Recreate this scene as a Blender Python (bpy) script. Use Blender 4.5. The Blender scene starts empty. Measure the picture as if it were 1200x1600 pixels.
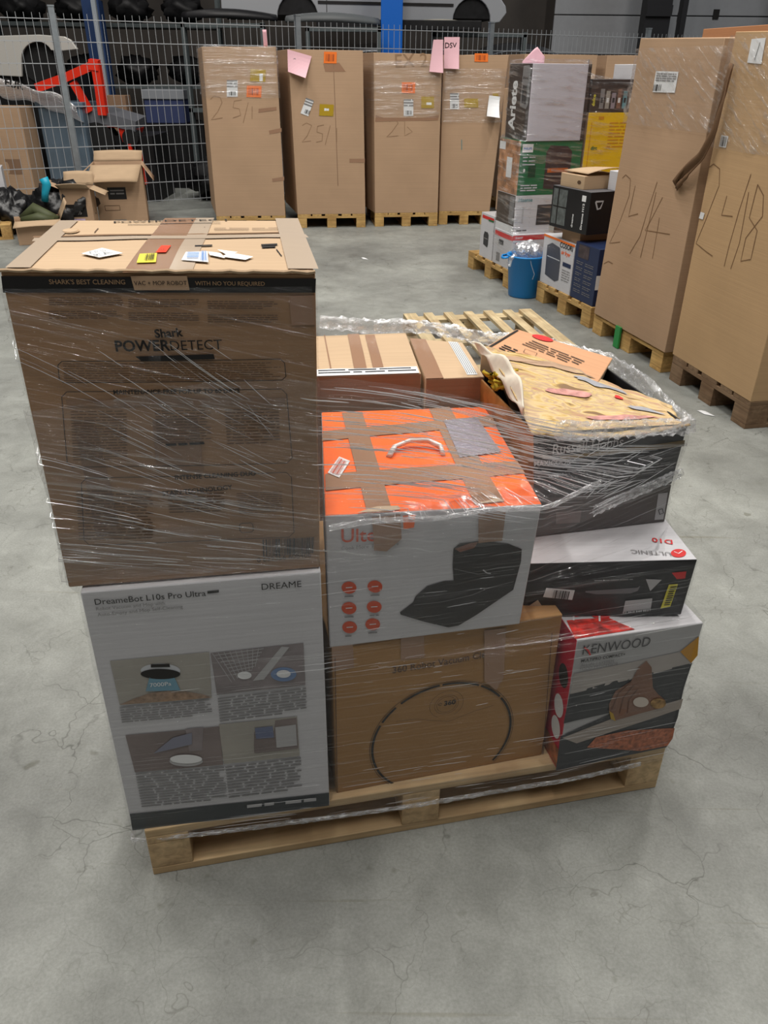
import bpy, bmesh, math, random
from mathutils import Vector as V, Matrix
R = random.Random(7)
SC = bpy.context.scene
COL = SC.collection

# ------------------------------------------------------------------ camera, world, lamps, exposure
F_PX, PITCH, ROLL, CAM = 1220.0, math.radians(29.6), math.radians(0.55), V((0, 0, 1.55))
fw = V((0, math.cos(PITCH), -math.sin(PITCH))); rt0 = V((1, 0, 0)); up0 = rt0.cross(fw)
rt = rt0 * math.cos(ROLL) + up0 * math.sin(ROLL); up = -rt0 * math.sin(ROLL) + up0 * math.cos(ROLL)
cd = bpy.data.cameras.new('camera'); cam = bpy.data.objects.new('camera', cd); COL.objects.link(cam)
cd.sensor_fit = 'HORIZONTAL'; cd.sensor_width = 36; cd.lens = 36 * F_PX / 1200
m = Matrix((rt, up, -fw)).transposed().to_4x4(); m.translation = CAM; cam.matrix_world = m
cd.clip_start = 0.05; cd.clip_end = 200
SC.camera = cam
W = bpy.data.worlds.new('world'); SC.world = W; W.use_nodes = True
W.node_tree.nodes['Background'].inputs[0].default_value = (0.95, 0.95, 1.0, 1)
W.node_tree.nodes['Background'].inputs[1].default_value = 0.07
def lamp(x, y, z, sx, sy, p, col=(1.0, 0.955, 0.895), rot=(0, 0, 0)):
    d = bpy.data.lights.new('unseen_overhead_light', 'AREA'); d.shape = 'RECTANGLE'; d.size = sx; d.size_y = sy
    d.energy = p; d.color = col
    o = bpy.data.objects.new('unseen_overhead_light', d); COL.objects.link(o); o.location = (x, y, z); o.rotation_euler = rot
    return o
for x in (-4.4, -0.6, 3.2):
    lamp(x, 2.6, 8.6, 0.16, 2.0, 240)
    lamp(x, 6.2, 8.6, 0.16, 2.0, 240)
    lamp(x, 8.8, 8.6, 0.16, 2.0, 70)  # row added to brighten the raised car and the fence wires
    lamp(x, -0.6, 8.6, 0.16, 2.0, 165)  # row added to lift the floor in front of the load
    lamp(x, -4.6, 8.6, 0.10, 2.0, 14, (1.0, 0.93, 0.88))  # weak narrow row behind the camera, added for glints on the film
lamp(-3.5, 12.2, 4.6, 0.2, 2.4, 14)  # added to lift the dim wall beyond the fence at left
lamp(5.2, 12.0, 5.2, 0.2, 2.4, 60, (0.92, 0.97, 1.0))  # added to brighten the grey door panels
SC.view_settings.view_transform = 'Standard'; SC.view_settings.look = 'None'
SC.view_settings.exposure = -0.30; SC.view_settings.gamma = 1; SC.view_settings.use_curve_mapping = False

# ------------------------------------------------------------------ measuring helpers
def ray(x, y): return fw + rt * ((x - 600) / F_PX) - up * ((y - 800) / F_PX)
def atz(x, y, z):
    d = ray(x, y); return CAM + d * ((z - CAM.z) / d.z)
def aty(x, y, Y):
    d = ray(x, y); return CAM + d * (Y / d.y)
def atplane(x, y, P, n):
    d = ray(x, y); return CAM + d * ((P - CAM).dot(n) / d.dot(n))

# ------------------------------------------------------------------ materials
def lin(c): return tuple(((v / 255) / 12.92 if v / 255 <= .04045 else ((v / 255 + .055) / 1.055) ** 2.4) for v in c)
MC = {}
def mat(name, rgb, rough=.6, metal=0, spec=.4, noise=0, nscale=8, bump=0, bscale=60, emit=0):
    if name in MC: return MC[name]
    m = bpy.data.materials.new(name); m.use_nodes = True; MC[name] = m
    nt = m.node_tree; b = nt.nodes['Principled BSDF']; c = lin(rgb) + (1,)
    b.inputs['Base Color'].default_value = c; b.inputs['Roughness'].default_value = rough
    b.inputs['Metallic'].default_value = metal; b.inputs['Specular IOR Level'].default_value = spec
    if noise or bump: tc = nt.nodes.new('ShaderNodeTexCoord')
    if noise:
        n = nt.nodes.new('ShaderNodeTexNoise'); n.inputs['Scale'].default_value = nscale; n.inputs['Detail'].default_value = 5
        nt.links.new(tc.outputs['Object'], n.inputs['Vector'])
        r = nt.nodes.new('ShaderNodeValToRGB'); nt.links.new(n.outputs['Fac'], r.inputs[0])
        r.color_ramp.elements[0].position = .3; r.color_ramp.elements[1].position = .7
        r.color_ramp.elements[0].color = tuple(v * (1 - noise) for v in c[:3]) + (1,)
        r.color_ramp.elements[1].color = tuple(min(1, v * (1 + noise)) for v in c[:3]) + (1,)
        nt.links.new(r.outputs[0], b.inputs['Base Color'])
    if bump:
        n2 = nt.nodes.new('ShaderNodeTexNoise'); n2.inputs['Scale'].default_value = bscale; n2.inputs['Detail'].default_value = 4
        nt.links.new(tc.outputs['Object'], n2.inputs['Vector'])
        bp = nt.nodes.new('ShaderNodeBump'); bp.inputs['Strength'].default_value = bump; bp.inputs['Distance'].default_value = .01
        nt.links.new(n2.outputs['Fac'], bp.inputs['Height']); nt.links.new(bp.outputs[0], b.inputs['Normal'])
    if emit:
        b.inputs['Emission Color'].default_value = c; b.inputs['Emission Strength'].default_value = emit
    return m
def board_mat(name, rgb, rough=.75):
    """corrugated cardboard: faint flute lines, soft mottling"""
    if name in MC: return MC[name]
    m = mat(name, rgb, rough, 0, .25); nt = m.node_tree; L = nt.links; b = nt.nodes['Principled BSDF']
    uv = nt.nodes.new('ShaderNodeUVMap'); mp = nt.nodes.new('ShaderNodeMapping'); mp.inputs['Scale'].default_value = (1.2, 160, 1)
    n = nt.nodes.new('ShaderNodeTexNoise'); n.inputs['Scale'].default_value = 1; n.inputs['Detail'].default_value = 3
    L.new(uv.outputs[0], mp.inputs[0]); L.new(mp.outputs[0], n.inputs['Vector'])
    n2 = nt.nodes.new('ShaderNodeTexNoise'); n2.inputs['Scale'].default_value = 3.5; n2.inputs['Detail'].default_value = 6
    L.new(uv.outputs[0], n2.inputs['Vector'])
    mx = nt.nodes.new('ShaderNodeMath'); mx.operation = 'ADD'; L.new(n.outputs['Fac'], mx.inputs[0]); L.new(n2.outputs['Fac'], mx.inputs[1])
    r = nt.nodes.new('ShaderNodeValToRGB'); mr = nt.nodes.new('ShaderNodeMath'); mr.operation = 'MULTIPLY'; mr.inputs[1].default_value = .5
    L.new(mx.outputs[0], mr.inputs[0]); L.new(mr.outputs[0], r.inputs[0]); c = lin(rgb)
    r.color_ramp.elements[0].position = .3; r.color_ramp.elements[1].position = .7
    r.color_ramp.elements[0].color = tuple(v * .90 for v in c) + (1,); r.color_ramp.elements[1].color = tuple(min(1, v * 1.08) for v in c) + (1,)
    L.new(r.outputs[0], b.inputs['Base Color'])
    bp = nt.nodes.new('ShaderNodeBump'); bp.inputs['Strength'].default_value = .12; bp.inputs['Distance'].default_value = .004
    L.new(mx.outputs[0], bp.inputs['Height']); L.new(bp.outputs[0], b.inputs['Normal'])
    return m
def wood_mat(name, rgb, axis, dark=.62):
    if name in MC: return MC[name]
    m = mat(name, rgb, .7, 0, .25); nt = m.node_tree; L = nt.links; b = nt.nodes['Principled BSDF']
    tc = nt.nodes.new('ShaderNodeTexCoord'); mp = nt.nodes.new('ShaderNodeMapping')
    s = [45, 45, 60]; s[axis] = 2.2; mp.inputs['Scale'].default_value = s
    L.new(tc.outputs['Object'], mp.inputs[0])
    n = nt.nodes.new('ShaderNodeTexNoise'); n.inputs['Scale'].default_value = 1; n.inputs['Detail'].default_value = 6; n.inputs['Distortion'].default_value = .6
    L.new(mp.outputs[0], n.inputs['Vector'])
    r = nt.nodes.new('ShaderNodeValToRGB'); L.new(n.outputs['Fac'], r.inputs[0]); c = lin(rgb)
    r.color_ramp.elements[0].position = .28; r.color_ramp.elements[1].position = .62
    r.color_ramp.elements[0].color = tuple(v * dark for v in c) + (1,); r.color_ramp.elements[1].color = c + (1,)
    n3 = nt.nodes.new('ShaderNodeTexNoise'); n3.inputs['Scale'].default_value = 7; n3.inputs['Detail'].default_value = 3
    L.new(tc.outputs['Object'], n3.inputs['Vector'])
    r3 = nt.nodes.new('ShaderNodeValToRGB'); L.new(n3.outputs['Fac'], r3.inputs[0])
    r3.color_ramp.elements[0].color = (.78, .72, .68, 1); r3.color_ramp.elements[0].position = .35; r3.color_ramp.elements[1].color = (1, 1, 1, 1); r3.color_ramp.elements[1].position = .6
    mm = nt.nodes.new('ShaderNodeMix'); mm.data_type = 'RGBA'; mm.blend_type = 'MULTIPLY'; mm.inputs[0].default_value = 1
    L.new(r.outputs[0], mm.inputs[6]); L.new(r3.outputs[0], mm.inputs[7]); L.new(mm.outputs[2], b.inputs['Base Color'])
    bp = nt.nodes.new('ShaderNodeBump'); bp.inputs['Strength'].default_value = .3; bp.inputs['Distance'].default_value = .003
    L.new(n.outputs['Fac'], bp.inputs['Height']); L.new(bp.outputs[0], b.inputs['Normal'])
    return m
def film_mat(name, base=.10, streak=.55, su=2.5, sv=120, rot=0, white=.45, rough=.14, lo=.54, hi=.72, bumpd=.006):
    """clear stretch film: mostly see-through, wrinkles reflect and whiten"""
    m = bpy.data.materials.new(name); m.use_nodes = True; MC[name] = m; nt = m.node_tree; L = nt.links
    for n in list(nt.nodes): nt.nodes.remove(n)
    out = nt.nodes.new('ShaderNodeOutputMaterial')
    uv = nt.nodes.new('ShaderNodeUVMap'); m0 = nt.nodes.new('ShaderNodeMapping'); m0.inputs['Rotation'].default_value = (0, 0, rot)
    mp = nt.nodes.new('ShaderNodeMapping'); mp.inputs['Scale'].default_value = (su, sv, 1)
    L.new(uv.outputs[0], m0.inputs[0]); L.new(m0.outputs[0], mp.inputs[0])
    n = nt.nodes.new('ShaderNodeTexNoise'); n.inputs['Scale'].default_value = 1; n.inputs['Detail'].default_value = 4; n.inputs['Roughness'].default_value = .65; n.inputs['Distortion'].default_value = .25
    L.new(mp.outputs[0], n.inputs['Vector'])
    r = nt.nodes.new('ShaderNodeMapRange'); r.interpolation_type = 'SMOOTHSTEP'
    r.inputs['From Min'].default_value = lo; r.inputs['From Max'].default_value = hi; L.new(n.outputs['Fac'], r.inputs['Value'])
    # patches where the film is bunched
    n2 = nt.nodes.new('ShaderNodeTexNoise'); n2.inputs['Scale'].default_value = 5; n2.inputs['Detail'].default_value = 3
    L.new(m0.outputs[0], n2.inputs['Vector'])
    r2 = nt.nodes.new('ShaderNodeMapRange'); r2.inputs['From Min'].default_value = .35; r2.inputs['From Max'].default_value = .68
    r2.inputs['To Min'].default_value = .25; r2.inputs['To Max'].default_value = 1; L.new(n2.outputs['Fac'], r2.inputs['Value'])
    k = nt.nodes.new('ShaderNodeMath'); k.operation = 'MULTIPLY'; L.new(r.outputs[0], k.inputs[0]); L.new(r2.outputs[0], k.inputs[1])
    k2 = nt.nodes.new('ShaderNodeMath'); k2.operation = 'MULTIPLY_ADD'; k2.inputs[1].default_value = streak; k2.inputs[2].default_value = base
    L.new(k.outputs[0], k2.inputs[0])
    bp = nt.nodes.new('ShaderNodeBump'); bp.inputs['Strength'].default_value = 1; bp.inputs['Distance'].default_value = bumpd
    L.new(n.outputs['Fac'], bp.inputs['Height'])
    g = nt.nodes.new('ShaderNodeBsdfGlossy'); g.inputs['Roughness'].default_value = rough; g.inputs['Color'].default_value = (.95, .97, 1, 1); L.new(bp.outputs[0], g.inputs['Normal'])
    d = nt.nodes.new('ShaderNodeBsdfDiffuse'); d.inputs['Color'].default_value = (.85, .86, .88, 1)
    tl = nt.nodes.new('ShaderNodeBsdfTranslucent'); tl.inputs['Color'].default_value = (.95, .96, .98, 1)
    dm_ = nt.nodes.new('ShaderNodeMixShader'); dm_.inputs[0].default_value = .55; L.new(d.outputs[0], dm_.inputs[1]); L.new(tl.outputs[0], dm_.inputs[2])
    gm = nt.nodes.new('ShaderNodeMixShader'); gm.inputs[0].default_value = white; L.new(g.outputs[0], gm.inputs[1]); L.new(dm_.outputs[0], gm.inputs[2])
    t = nt.nodes.new('ShaderNodeBsdfTransparent'); t.inputs['Color'].default_value = (.97, .97, .97, 1)
    mx = nt.nodes.new('ShaderNodeMixShader'); L.new(k2.outputs[0], mx.inputs[0]); L.new(t.outputs[0], mx.inputs[1]); L.new(gm.outputs[0], mx.inputs[2])
    L.new(mx.outputs[0], out.inputs[0])
    return m

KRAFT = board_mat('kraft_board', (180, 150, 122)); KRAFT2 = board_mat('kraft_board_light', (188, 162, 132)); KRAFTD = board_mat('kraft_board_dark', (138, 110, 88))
WHITEB = board_mat('white_coated_board', (202, 202, 206), .45); BLACKB = mat('black_coated_board', (28, 28, 31), .4, noise=.2)
WHITE = mat('white_paper', (226, 228, 230), .6); GREYP = mat('grey_print', (128, 127, 128), .6); LGREY = mat('light_grey_print', (178, 178, 180), .6)
BLACKI = mat('black_ink', (26, 24, 24), .5); BROWNI = mat('brown_ink', (88, 66, 48), .6); PENI = mat('marker_ink', (146, 116, 88), .6)
ORANGE = mat('orange_print', (250, 110, 40), .45); ORANGEP = mat('orange_paper', (240, 120, 40), .6); PINK = mat('pink_paper', (232, 186, 196), .7)
TAPE = mat('brown_tape', (156, 122, 98), .25, spec=.6); TAPEL = mat('clear_tape', (196, 178, 158), .2, spec=.7)
YELL = mat('yellow_label', (226, 216, 70), .55); GOLD = mat('gold_pouch', (176, 146, 36), .3, spec=.6); RED = mat('red_print', (206, 44, 44), .5)
TEAL = mat('teal_print', (40, 132, 140), .5); DKGREY = mat('dark_grey_print', (52, 54, 58), .5); SILV = mat('silver_print', (196, 200, 206), .35)
GREEN = mat('green_print', (24, 104, 62), .4); DGREEN = mat('dark_green_print', (16, 62, 40), .4); YELLOWB = mat('yellow_board', (232, 190, 12), .45, noise=.05)
NAVY = mat('navy_board', (30, 44, 78), .4); FOOD = mat('food_print', (166, 96, 56), .5, noise=.55, nscale=45); FOODR = mat('tomato_print', (190, 44, 34), .4, noise=.7, nscale=50)
MAGENTA = mat('crimson_print', (196, 30, 62), .45); BLUEP = mat('blue_print', (70, 130, 200), .5)

# ------------------------------------------------------------------ object helpers
def newobj(name, verts, faces, mats, parent=None, origin=V((0, 0, 0)), midx=None, uvs=None, smooth=False, M=None):
    me = bpy.data.meshes.new(name)
    me.from_pydata([tuple(V(v) - origin) for v in verts], [], faces)
    if not isinstance(mats, (list, tuple)): mats = [mats]
    for q in mats: me.materials.append(q)
    if midx: me.polygons.foreach_set('material_index', midx)
    if uvs:
        l = me.uv_layers.new(name='UVMap'); l.data.foreach_set('uv', [c for p in uvs for c in p])
    if smooth: me.polygons.foreach_set('use_smooth', [True] * len(faces))
    me.update()
    o = bpy.data.objects.new(name, me); COL.objects.link(o)
    if parent: o.parent = parent
    else: o.location = origin
    return o
def thing(name, label, cat, loc=(0, 0, 0), group=None, rz=0, kind=None):
    o = bpy.data.objects.new(name, None); COL.objects.link(o); o.location = loc; o.rotation_euler = (0, 0, rz); o.empty_display_size = .1
    return tag(o, label, cat, group, kind)
def tag(o, label=None, cat=None, group=None, kind=None):
    if label: o['label'] = label
    if cat: o['category'] = cat
    if group: o['group'] = group
    if kind: o['kind'] = kind
    return o
def copytree(o, parent=None):
    c = o.copy(); COL.objects.link(c); c.parent = parent
    for ch in o.children: copytree(ch, c)
    return c
class MB:
    """collects boxes, tubes, lathes, prisms into one mesh"""
    def __init__(s): s.v = []; s.f = []; s.m = []; s.cur = 0
    def add(s, vs, fs):
        n = len(s.v); s.v += [V(p) for p in vs]; s.f += [[n + i for i in f] for f in fs]; s.m += [s.cur] * len(fs); return s
    def box(s, x0, y0, z0, x1, y1, z1):
        return s.hexa([(x0, y0, z0), (x1, y0, z0), (x1, y1, z0), (x0, y1, z0), (x0, y0, z1), (x1, y0, z1), (x1, y1, z1), (x0, y1, z1)])
    def hexa(s, c): return s.add(c, [(3, 2, 1, 0), (4, 5, 6, 7), (0, 1, 5, 4), (1, 2, 6, 5), (2, 3, 7, 6), (3, 0, 4, 7)])
    def tube(s, pts, r, n=8, caps=True, flat=1):
        pts = [V(p) for p in pts]; rs = r if isinstance(r, (list, tuple)) else [r] * len(pts); rings = []; ref = None
        for i, p in enumerate(pts):
            t = (pts[min(i + 1, len(pts) - 1)] - pts[max(i - 1, 0)]).normalized()
            if ref is None: ref = t.orthogonal().normalized()
            ref = (ref - t * ref.dot(t)); ref = ref.normalized() if ref.length > 1e-6 else t.orthogonal().normalized()
            b = t.cross(ref)
            rings.append([p + (ref * math.cos(a) + b * math.sin(a) * flat) * rs[i] for a in [2 * math.pi * k / n for k in range(n)]])
        vs = [q for rg in rings for q in rg]; fs = []
        for i in range(len(pts) - 1):
            for k in range(n): fs.append((i * n + k, i * n + (k + 1) % n, (i + 1) * n + (k + 1) % n, (i + 1) * n + k))
        if caps: fs.append(tuple(range(n))[::-1]); fs.append(tuple((len(pts) - 1) * n + k for k in range(n)))
        return s.add(vs, fs)
    def lathe(s, prof, n=32, c=(0, 0, 0), close=False):
        vs = []; fs = []
        for r, z in prof:
            for k in range(n): a = 2 * math.pi * k / n; vs.append((c[0] + r * math.cos(a), c[1] + r * math.sin(a), c[2] + z))
        for i in range(len(prof) - 1):
            for k in range(n): fs.append((i * n + k, i * n + (k + 1) % n, (i + 1) * n + (k + 1) % n, (i + 1) * n + k))
        return s.add(vs, fs)
    def prism(s, poly, d):
        """poly: 3-d outline, extruded by vector d"""
        n = len(poly); d = V(d); vs = [V(p) for p in poly] + [V(p) + d for p in poly]
        fs = [tuple(range(n)), tuple(range(2 * n - 1, n - 1, -1))] + [(i, i + n, (i + 1) % n + n, (i + 1) % n) for i in range(n)]
        return s.add(vs, fs)
    def build(s, name, mats, parent=None, origin=V((0, 0, 0)), smooth=False, bevel=0):
        o = newobj(name, s.v, s.f, mats, parent, origin, s.m, smooth=smooth)
        bm = bmesh.new(); bm.from_mesh(o.data); bmesh.ops.recalc_face_normals(bm, faces=bm.faces); bm.to_mesh(o.data); bm.free()
        if bevel: b = o.modifiers.new('bevel', 'BEVEL'); b.width = bevel; b.segments = 2; b.limit_method = 'ANGLE'
        return o

TXT = {}
def textgeo(s, bold=0):
    k = (s, bold)
    if k in TXT: return TXT[k]
    c = bpy.data.curves.new('t', 'FONT'); c.body = s; c.resolution_u = 3; c.offset = bold; c.size = 1
    o = bpy.data.objects.new('t', c); COL.objects.link(o); bpy.context.view_layer.update()
    me = bpy.data.meshes.new_from_object(o.evaluated_get(bpy.context.evaluated_depsgraph_get()))
    vs = [(v.co.x, v.co.y) for v in me.vertices]; fs = [tuple(p.vertices) for p in me.polygons]
    bpy.data.objects.remove(o); bpy.data.curves.remove(c); bpy.data.meshes.remove(me)
    TXT[k] = (vs, fs); return TXT[k]

class Face:
    """one side of a carton: bl, br, tr, tl seen from outside"""
    def __init__(s, bl, br, tr, tl, bulge=0, dent=0, seed=0):
        s.c = [V(p) for p in (bl, br, tr, tl)]; s.n = (s.c[1] - s.c[0]).cross(s.c[3] - s.c[0]).normalized(); s.b = bulge; s.d = dent
        s.w = ((s.c[1] - s.c[0]).length + (s.c[2] - s.c[3]).length) / 2; s.h = ((s.c[3] - s.c[0]).length + (s.c[2] - s.c[1]).length) / 2
        q = random.Random(seed); s.ph = [(q.uniform(2, 7), q.uniform(2, 7), q.uniform(0, 6)) for _ in range(4)]
    def flat(s, u, v): a, b, c, d = s.c; return a * (1 - u) * (1 - v) + b * u * (1 - v) + c * u * v + d * (1 - u) * v
    def off(s, u, v):
        u = min(1, max(0, u)); v = min(1, max(0, v)); e = 16 * u * (1 - u) * v * (1 - v)
        return s.b * e + s.d * min(1, e * 2.5) * sum(math.sin(a * u * 2 + c) * math.sin(b * v * 2 + c) for a, b, c in s.ph) / 3
    def pos(s, u, v, off=0): return s.flat(u, v) + s.n * (s.off(u, v) + off)
    def px(s, x, y):
        P = atplane(x, y, s.c[0], s.n); u = v = .5
        for _ in range(8):
            a, b, c, d = s.c; e = s.flat(u, v) - P; du = (b - a) * (1 - v) + (c - d) * v; dv = (d - a) * (1 - u) + (c - b) * u
            A11, A12, A22 = du.dot(du), du.dot(dv), dv.dot(dv); b1, b2 = -e.dot(du), -e.dot(dv); D = A11 * A22 - A12 * A12
            u += (b1 * A22 - b2 * A12) / D; v += (A11 * b2 - A12 * b1) / D
        return (u, v)
class Print:
    """flat printing, labels and tape lying on carton faces, one mesh"""
    def __init__(s): s.v = []; s.f = []; s.m = []; s.mats = []; s.fid = []
    def mi(s, m):
        if m not in s.mats: s.mats.append(m)
        return s.mats.index(m)
    def raw(s, F, st, fs, m, k=1):
        n = len(s.v); s.v += [F.pos(u, v, .0007 * k + .0006) for u, v in st]; s.f += [[n + i for i in f] for f in fs]; s.m += [s.mi(m)] * len(fs); s.fid += [id(F)] * len(fs)
    def poly(s, F, pts, m, k=1, px=True, fine=.05):
        st = [F.px(*p) for p in pts] if px else pts
        bm = bmesh.new(); vs = [bm.verts.new((u * F.w, v * F.h, 0)) for u, v in st]
        try: f = bm.faces.new(vs)
        except Exception: bm.free(); return
        bmesh.ops.triangulate(bm, faces=bm.faces[:])
        if F.b or F.d:
            for _ in range(4):
                es = [e for e in bm.edges if e.calc_length() > fine]
                if not es: break
                bmesh.ops.subdivide_edges(bm, edges=es, cuts=1); bmesh.ops.triangulate(bm, faces=bm.faces[:])
        bm.normal_update(); bm.verts.index_update()
        fs = []
        for f in bm.faces:
            ids = [v.index for v in f.verts]; fs.append(ids if f.normal.z > 0 else ids[::-1])
        s.raw(F, [(v.co.x / F.w, v.co.y / F.h) for v in bm.verts], fs, m, k); bm.free()
    def rect(s, F, u0, v0, u1, v1, m, k=1): s.poly(F, [(u0, v0), (u1, v0), (u1, v1), (u0, v1)], m, k, False)
    def ell(s, F, c, rx, ry, m, k=1, px=True, n=28, rot=0, hole=0):
        if not hole:
            s.poly(F, [(c[0] + rx * math.cos(a) * math.cos(rot) - ry * math.sin(a) * math.sin(rot), c[1] + rx * math.cos(a) * math.sin(rot) + ry * math.sin(a) * math.cos(rot)) for a in [2 * math.pi * i / n for i in range(n)]], m, k, px)
    def line(s, F, pts, wid, m, k=1, px=True, closed=False):
        st = [F.px(*p) for p in pts] if px else pts
        P = [V((u * F.w, v * F.h)) for u, v in st]
        if closed: P.append(P[0])
        # densify
        Q = []
        for a, b in zip(P, P[1:]):
            n = max(1, int((b - a).length / .04))
            Q += [a.lerp(b, i / n) for i in range(n)]
        Q.append(P[-1]); vs = []; fs = []
        for i, p in enumerate(Q):
            t = Q[min(i + 1, len(Q) - 1)] - Q[max(i - 1, 0)]
            if t.length < 1e-9: t = V((1, 0))
            t.normalize(); nn = V((-t.y, t.x)) * wid / 2
            vs += [p - nn, p + nn]
            if i: fs.append((2 * i - 2, 2 * i, 2 * i + 1, 2 * i - 1))
        s.raw(F, [(p.x / F.w, p.y / F.h) for p in vs], fs, m, k)
    def text(s, F, t, p0, p1, m, hs=1.0, bold=0, k=2, px=True, skew=0):
        vs, fs = textgeo(t, bold)
        if not vs: return
        if px: p0 = F.px(*p0); p1 = F.px(*p1)
        a = V((p0[0] * F.w, p0[1] * F.h)); b = V((p1[0] * F.w, p1[1] * F.h)); e = b - a; x0 = min(v[0] for v in vs); x1 = max(v[0] for v in vs)
        sc = e.length / (x1 - x0); e.normalize(); n = V((-e.y, e.x))
        st = []
        for x, y in vs:
            q = a + e * ((x - x0 + skew * y) * sc) + n * (y * sc * hs); st.append((q.x / F.w, q.y / F.h))
        s.raw(F, st, fs, m, k)
    def greek(s, F, tl, tr, bl, rows, m, seed=0, k=2, fill=.5, px=True, full=.9):
        if px: tl, tr, bl = F.px(*tl), F.px(*tr), F.px(*bl)
        q = random.Random(seed); tl, tr, bl = V(tl), V(tr), V(bl); ex = tr - tl; ey = bl - tl; L = V((ex.x * F.w, ex.y * F.h)).length; rh = V((ey.x * F.w, ey.y * F.h)).length / rows
        for r_ in range(rows):
            y0 = r_ / rows; x = 0; end = q.uniform(full * .7, full) if r_ == rows - 1 else q.uniform(full, 1)
            while x < end:
                w = q.uniform(1.2, 5) * rh / L; x2 = min(x + w, 1)
                c = [tl + ex * a + ey * b for a, b in ((x, y0 + fill / rows), (x2, y0 + fill / rows), (x2, y0), (x, y0))]
                s.raw(F, [tuple(p) for p in c], [(0, 1, 2, 3)], m, k); x = x2 + .45 * rh / L
    def bars(s, F, quad, n, m, seed=0, k=3, px=True):
        bl, br, tr, tl = [V(F.px(*p)) if px else V(p) for p in quad]; q = random.Random(seed); x = 0
        while x < 1:
            w = q.choice((.4, .4, .8, 1.2)) / n; x2 = min(1, x + w)
            s.raw(F, [tuple(bl.lerp(br, x)), tuple(bl.lerp(br, x2)), tuple(tl.lerp(tr, x2)), tuple(tl.lerp(tr, x))], [(0, 1, 2, 3)], m, k)
            x = x2 + q.choice((.4, .5, .9)) / n
    def build(s, name, parent, label=None, org=None):
        if not s.v: return None
        for k in dict.fromkeys(s.fid):
            idx = [i for i, q in enumerate(s.fid) if q == k]; used = sorted({v for i in idx for v in s.f[i]}); mp = {v: i for i, v in enumerate(used)}
            ms = sorted({s.m[i] for i in idx})
            o = newobj(name, [s.v[v] for v in used], [[mp[v] for v in s.f[i]] for i in idx], [s.mats[j] for j in ms], parent, V(parent.location) if org is None else org, [ms.index(s.m[i]) for i in idx])
            if label: o['label'] = label
        return o

class Carton: pass
def carton(name, label, cat, bot, top, mats, bulge=.003, dent=.002, group=None, n=10, thick=None, open_top=False, seed=None, bevel=.0025):
    """bot/top: FL, FR, BR, BL. mats: dict front right back left top bottom or one material"""
    bot = [V(p) for p in bot]; top = [V(p) for p in top]; seed = seed if seed is not None else R.randrange(9999)
    if not isinstance(mats, dict): mats = {'*': mats}
    g = lambda k: mats.get(k, mats.get('*'))
    base = sum(bot, V((0, 0, 0))) / 4
    c = Carton(); c.root = thing(name, label, cat, base, group); c.faces = {}
    spec = {'front': (bot[0], bot[1], top[1], top[0]), 'right': (bot[1], bot[2], top[2], top[1]), 'back': (bot[2], bot[3], top[3], top[2]),
            'left': (bot[3], bot[0], top[0], top[3]), 'top': (top[0], top[1], top[2], top[3]), 'bottom': (bot[3], bot[2], bot[1], bot[0])}
    bm = bmesh.new(); uvl = bm.loops.layers.uv.new('UVMap'); ml = []
    for i, (k, q) in enumerate(spec.items()):
        if k == 'top' and open_top: continue
        F = Face(*q, bulge=(0 if k == 'bottom' else bulge * (.4 if k == 'top' else 1)), dent=(0 if k == 'bottom' else dent), seed=seed + i); c.faces[k] = F
        mt = g(k)
        if mt not in ml: ml.append(mt)
        grid = [[bm.verts.new(F.pos(a / n, b / n)) for a in range(n + 1)] for b in range(n + 1)]
        for b in range(n):
            for a in range(n):
                f = bm.faces.new((grid[b][a], grid[b][a + 1], grid[b + 1][a + 1], grid[b + 1][a])); f.material_index = ml.index(mt); f.smooth = True
                for lp, (x, y) in zip(f.loops, ((a, b), (a + 1, b), (a + 1, b + 1), (a, b + 1))): lp[uvl].uv = (x / n * F.w + i * 1.3, y / n * F.h)
    bmesh.ops.remove_doubles(bm, verts=bm.verts[:], dist=.0002)
    for v in bm.verts: v.co -= base
    me = bpy.data.meshes.new('box_body'); bm.to_mesh(me); bm.free()
    for q in ml: me.materials.append(q)
    o = bpy.data.objects.new('box_body', me); COL.objects.link(o); o.parent = c.root; c.body = o
    if open_top:
        sm = o.modifiers.new('solid', 'SOLIDIFY'); sm.thickness = .005; sm.offset = -1
    if bevel:
        b = o.modifiers.new('bevel', 'BEVEL'); b.width = bevel; b.segments = 2; b.limit_method = 'ANGLE'; b.angle_limit = math.radians(50)
    # smooth shading only inside a side
    for e in me.edges: pass
    me.set_sharp_from_angle(angle=math.radians(40))
    c.bot = bot; c.top = top
    return c
def H3(o, x, y, ang, L, D, z0, z1):
    """corner o, long side along ang, returns bottom/top corner lists"""
    e = V((math.cos(ang), math.sin(ang), 0)); n = V((-e.y, e.x, 0)); p = V((o[0], o[1], 0)) if o else V((x, y, 0))
    q = [p, p + e * L, p + e * L + n * D, p + n * D]
    return [V((a.x, a.y, z0)) for a in q], [V((a.x, a.y, z1)) for a in q]
def frontbox(blp, brp, tlp, trp, z0, depth, back=None):
    """carton whose front bottom corners stand on height z0; the top corners are measured on its front plane"""
    A = atz(*blp, z0); B = atz(*brp, z0); e = (B - A).normalized(); n = V((e.y, -e.x, 0)); bk = V(back) if back else -n * depth
    TL = atplane(*tlp, A, n); TR = atplane(*trp, A, n)
    return [A, B, B + bk, A + bk], [TL, TR, TR + bk, TL + bk]
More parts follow.
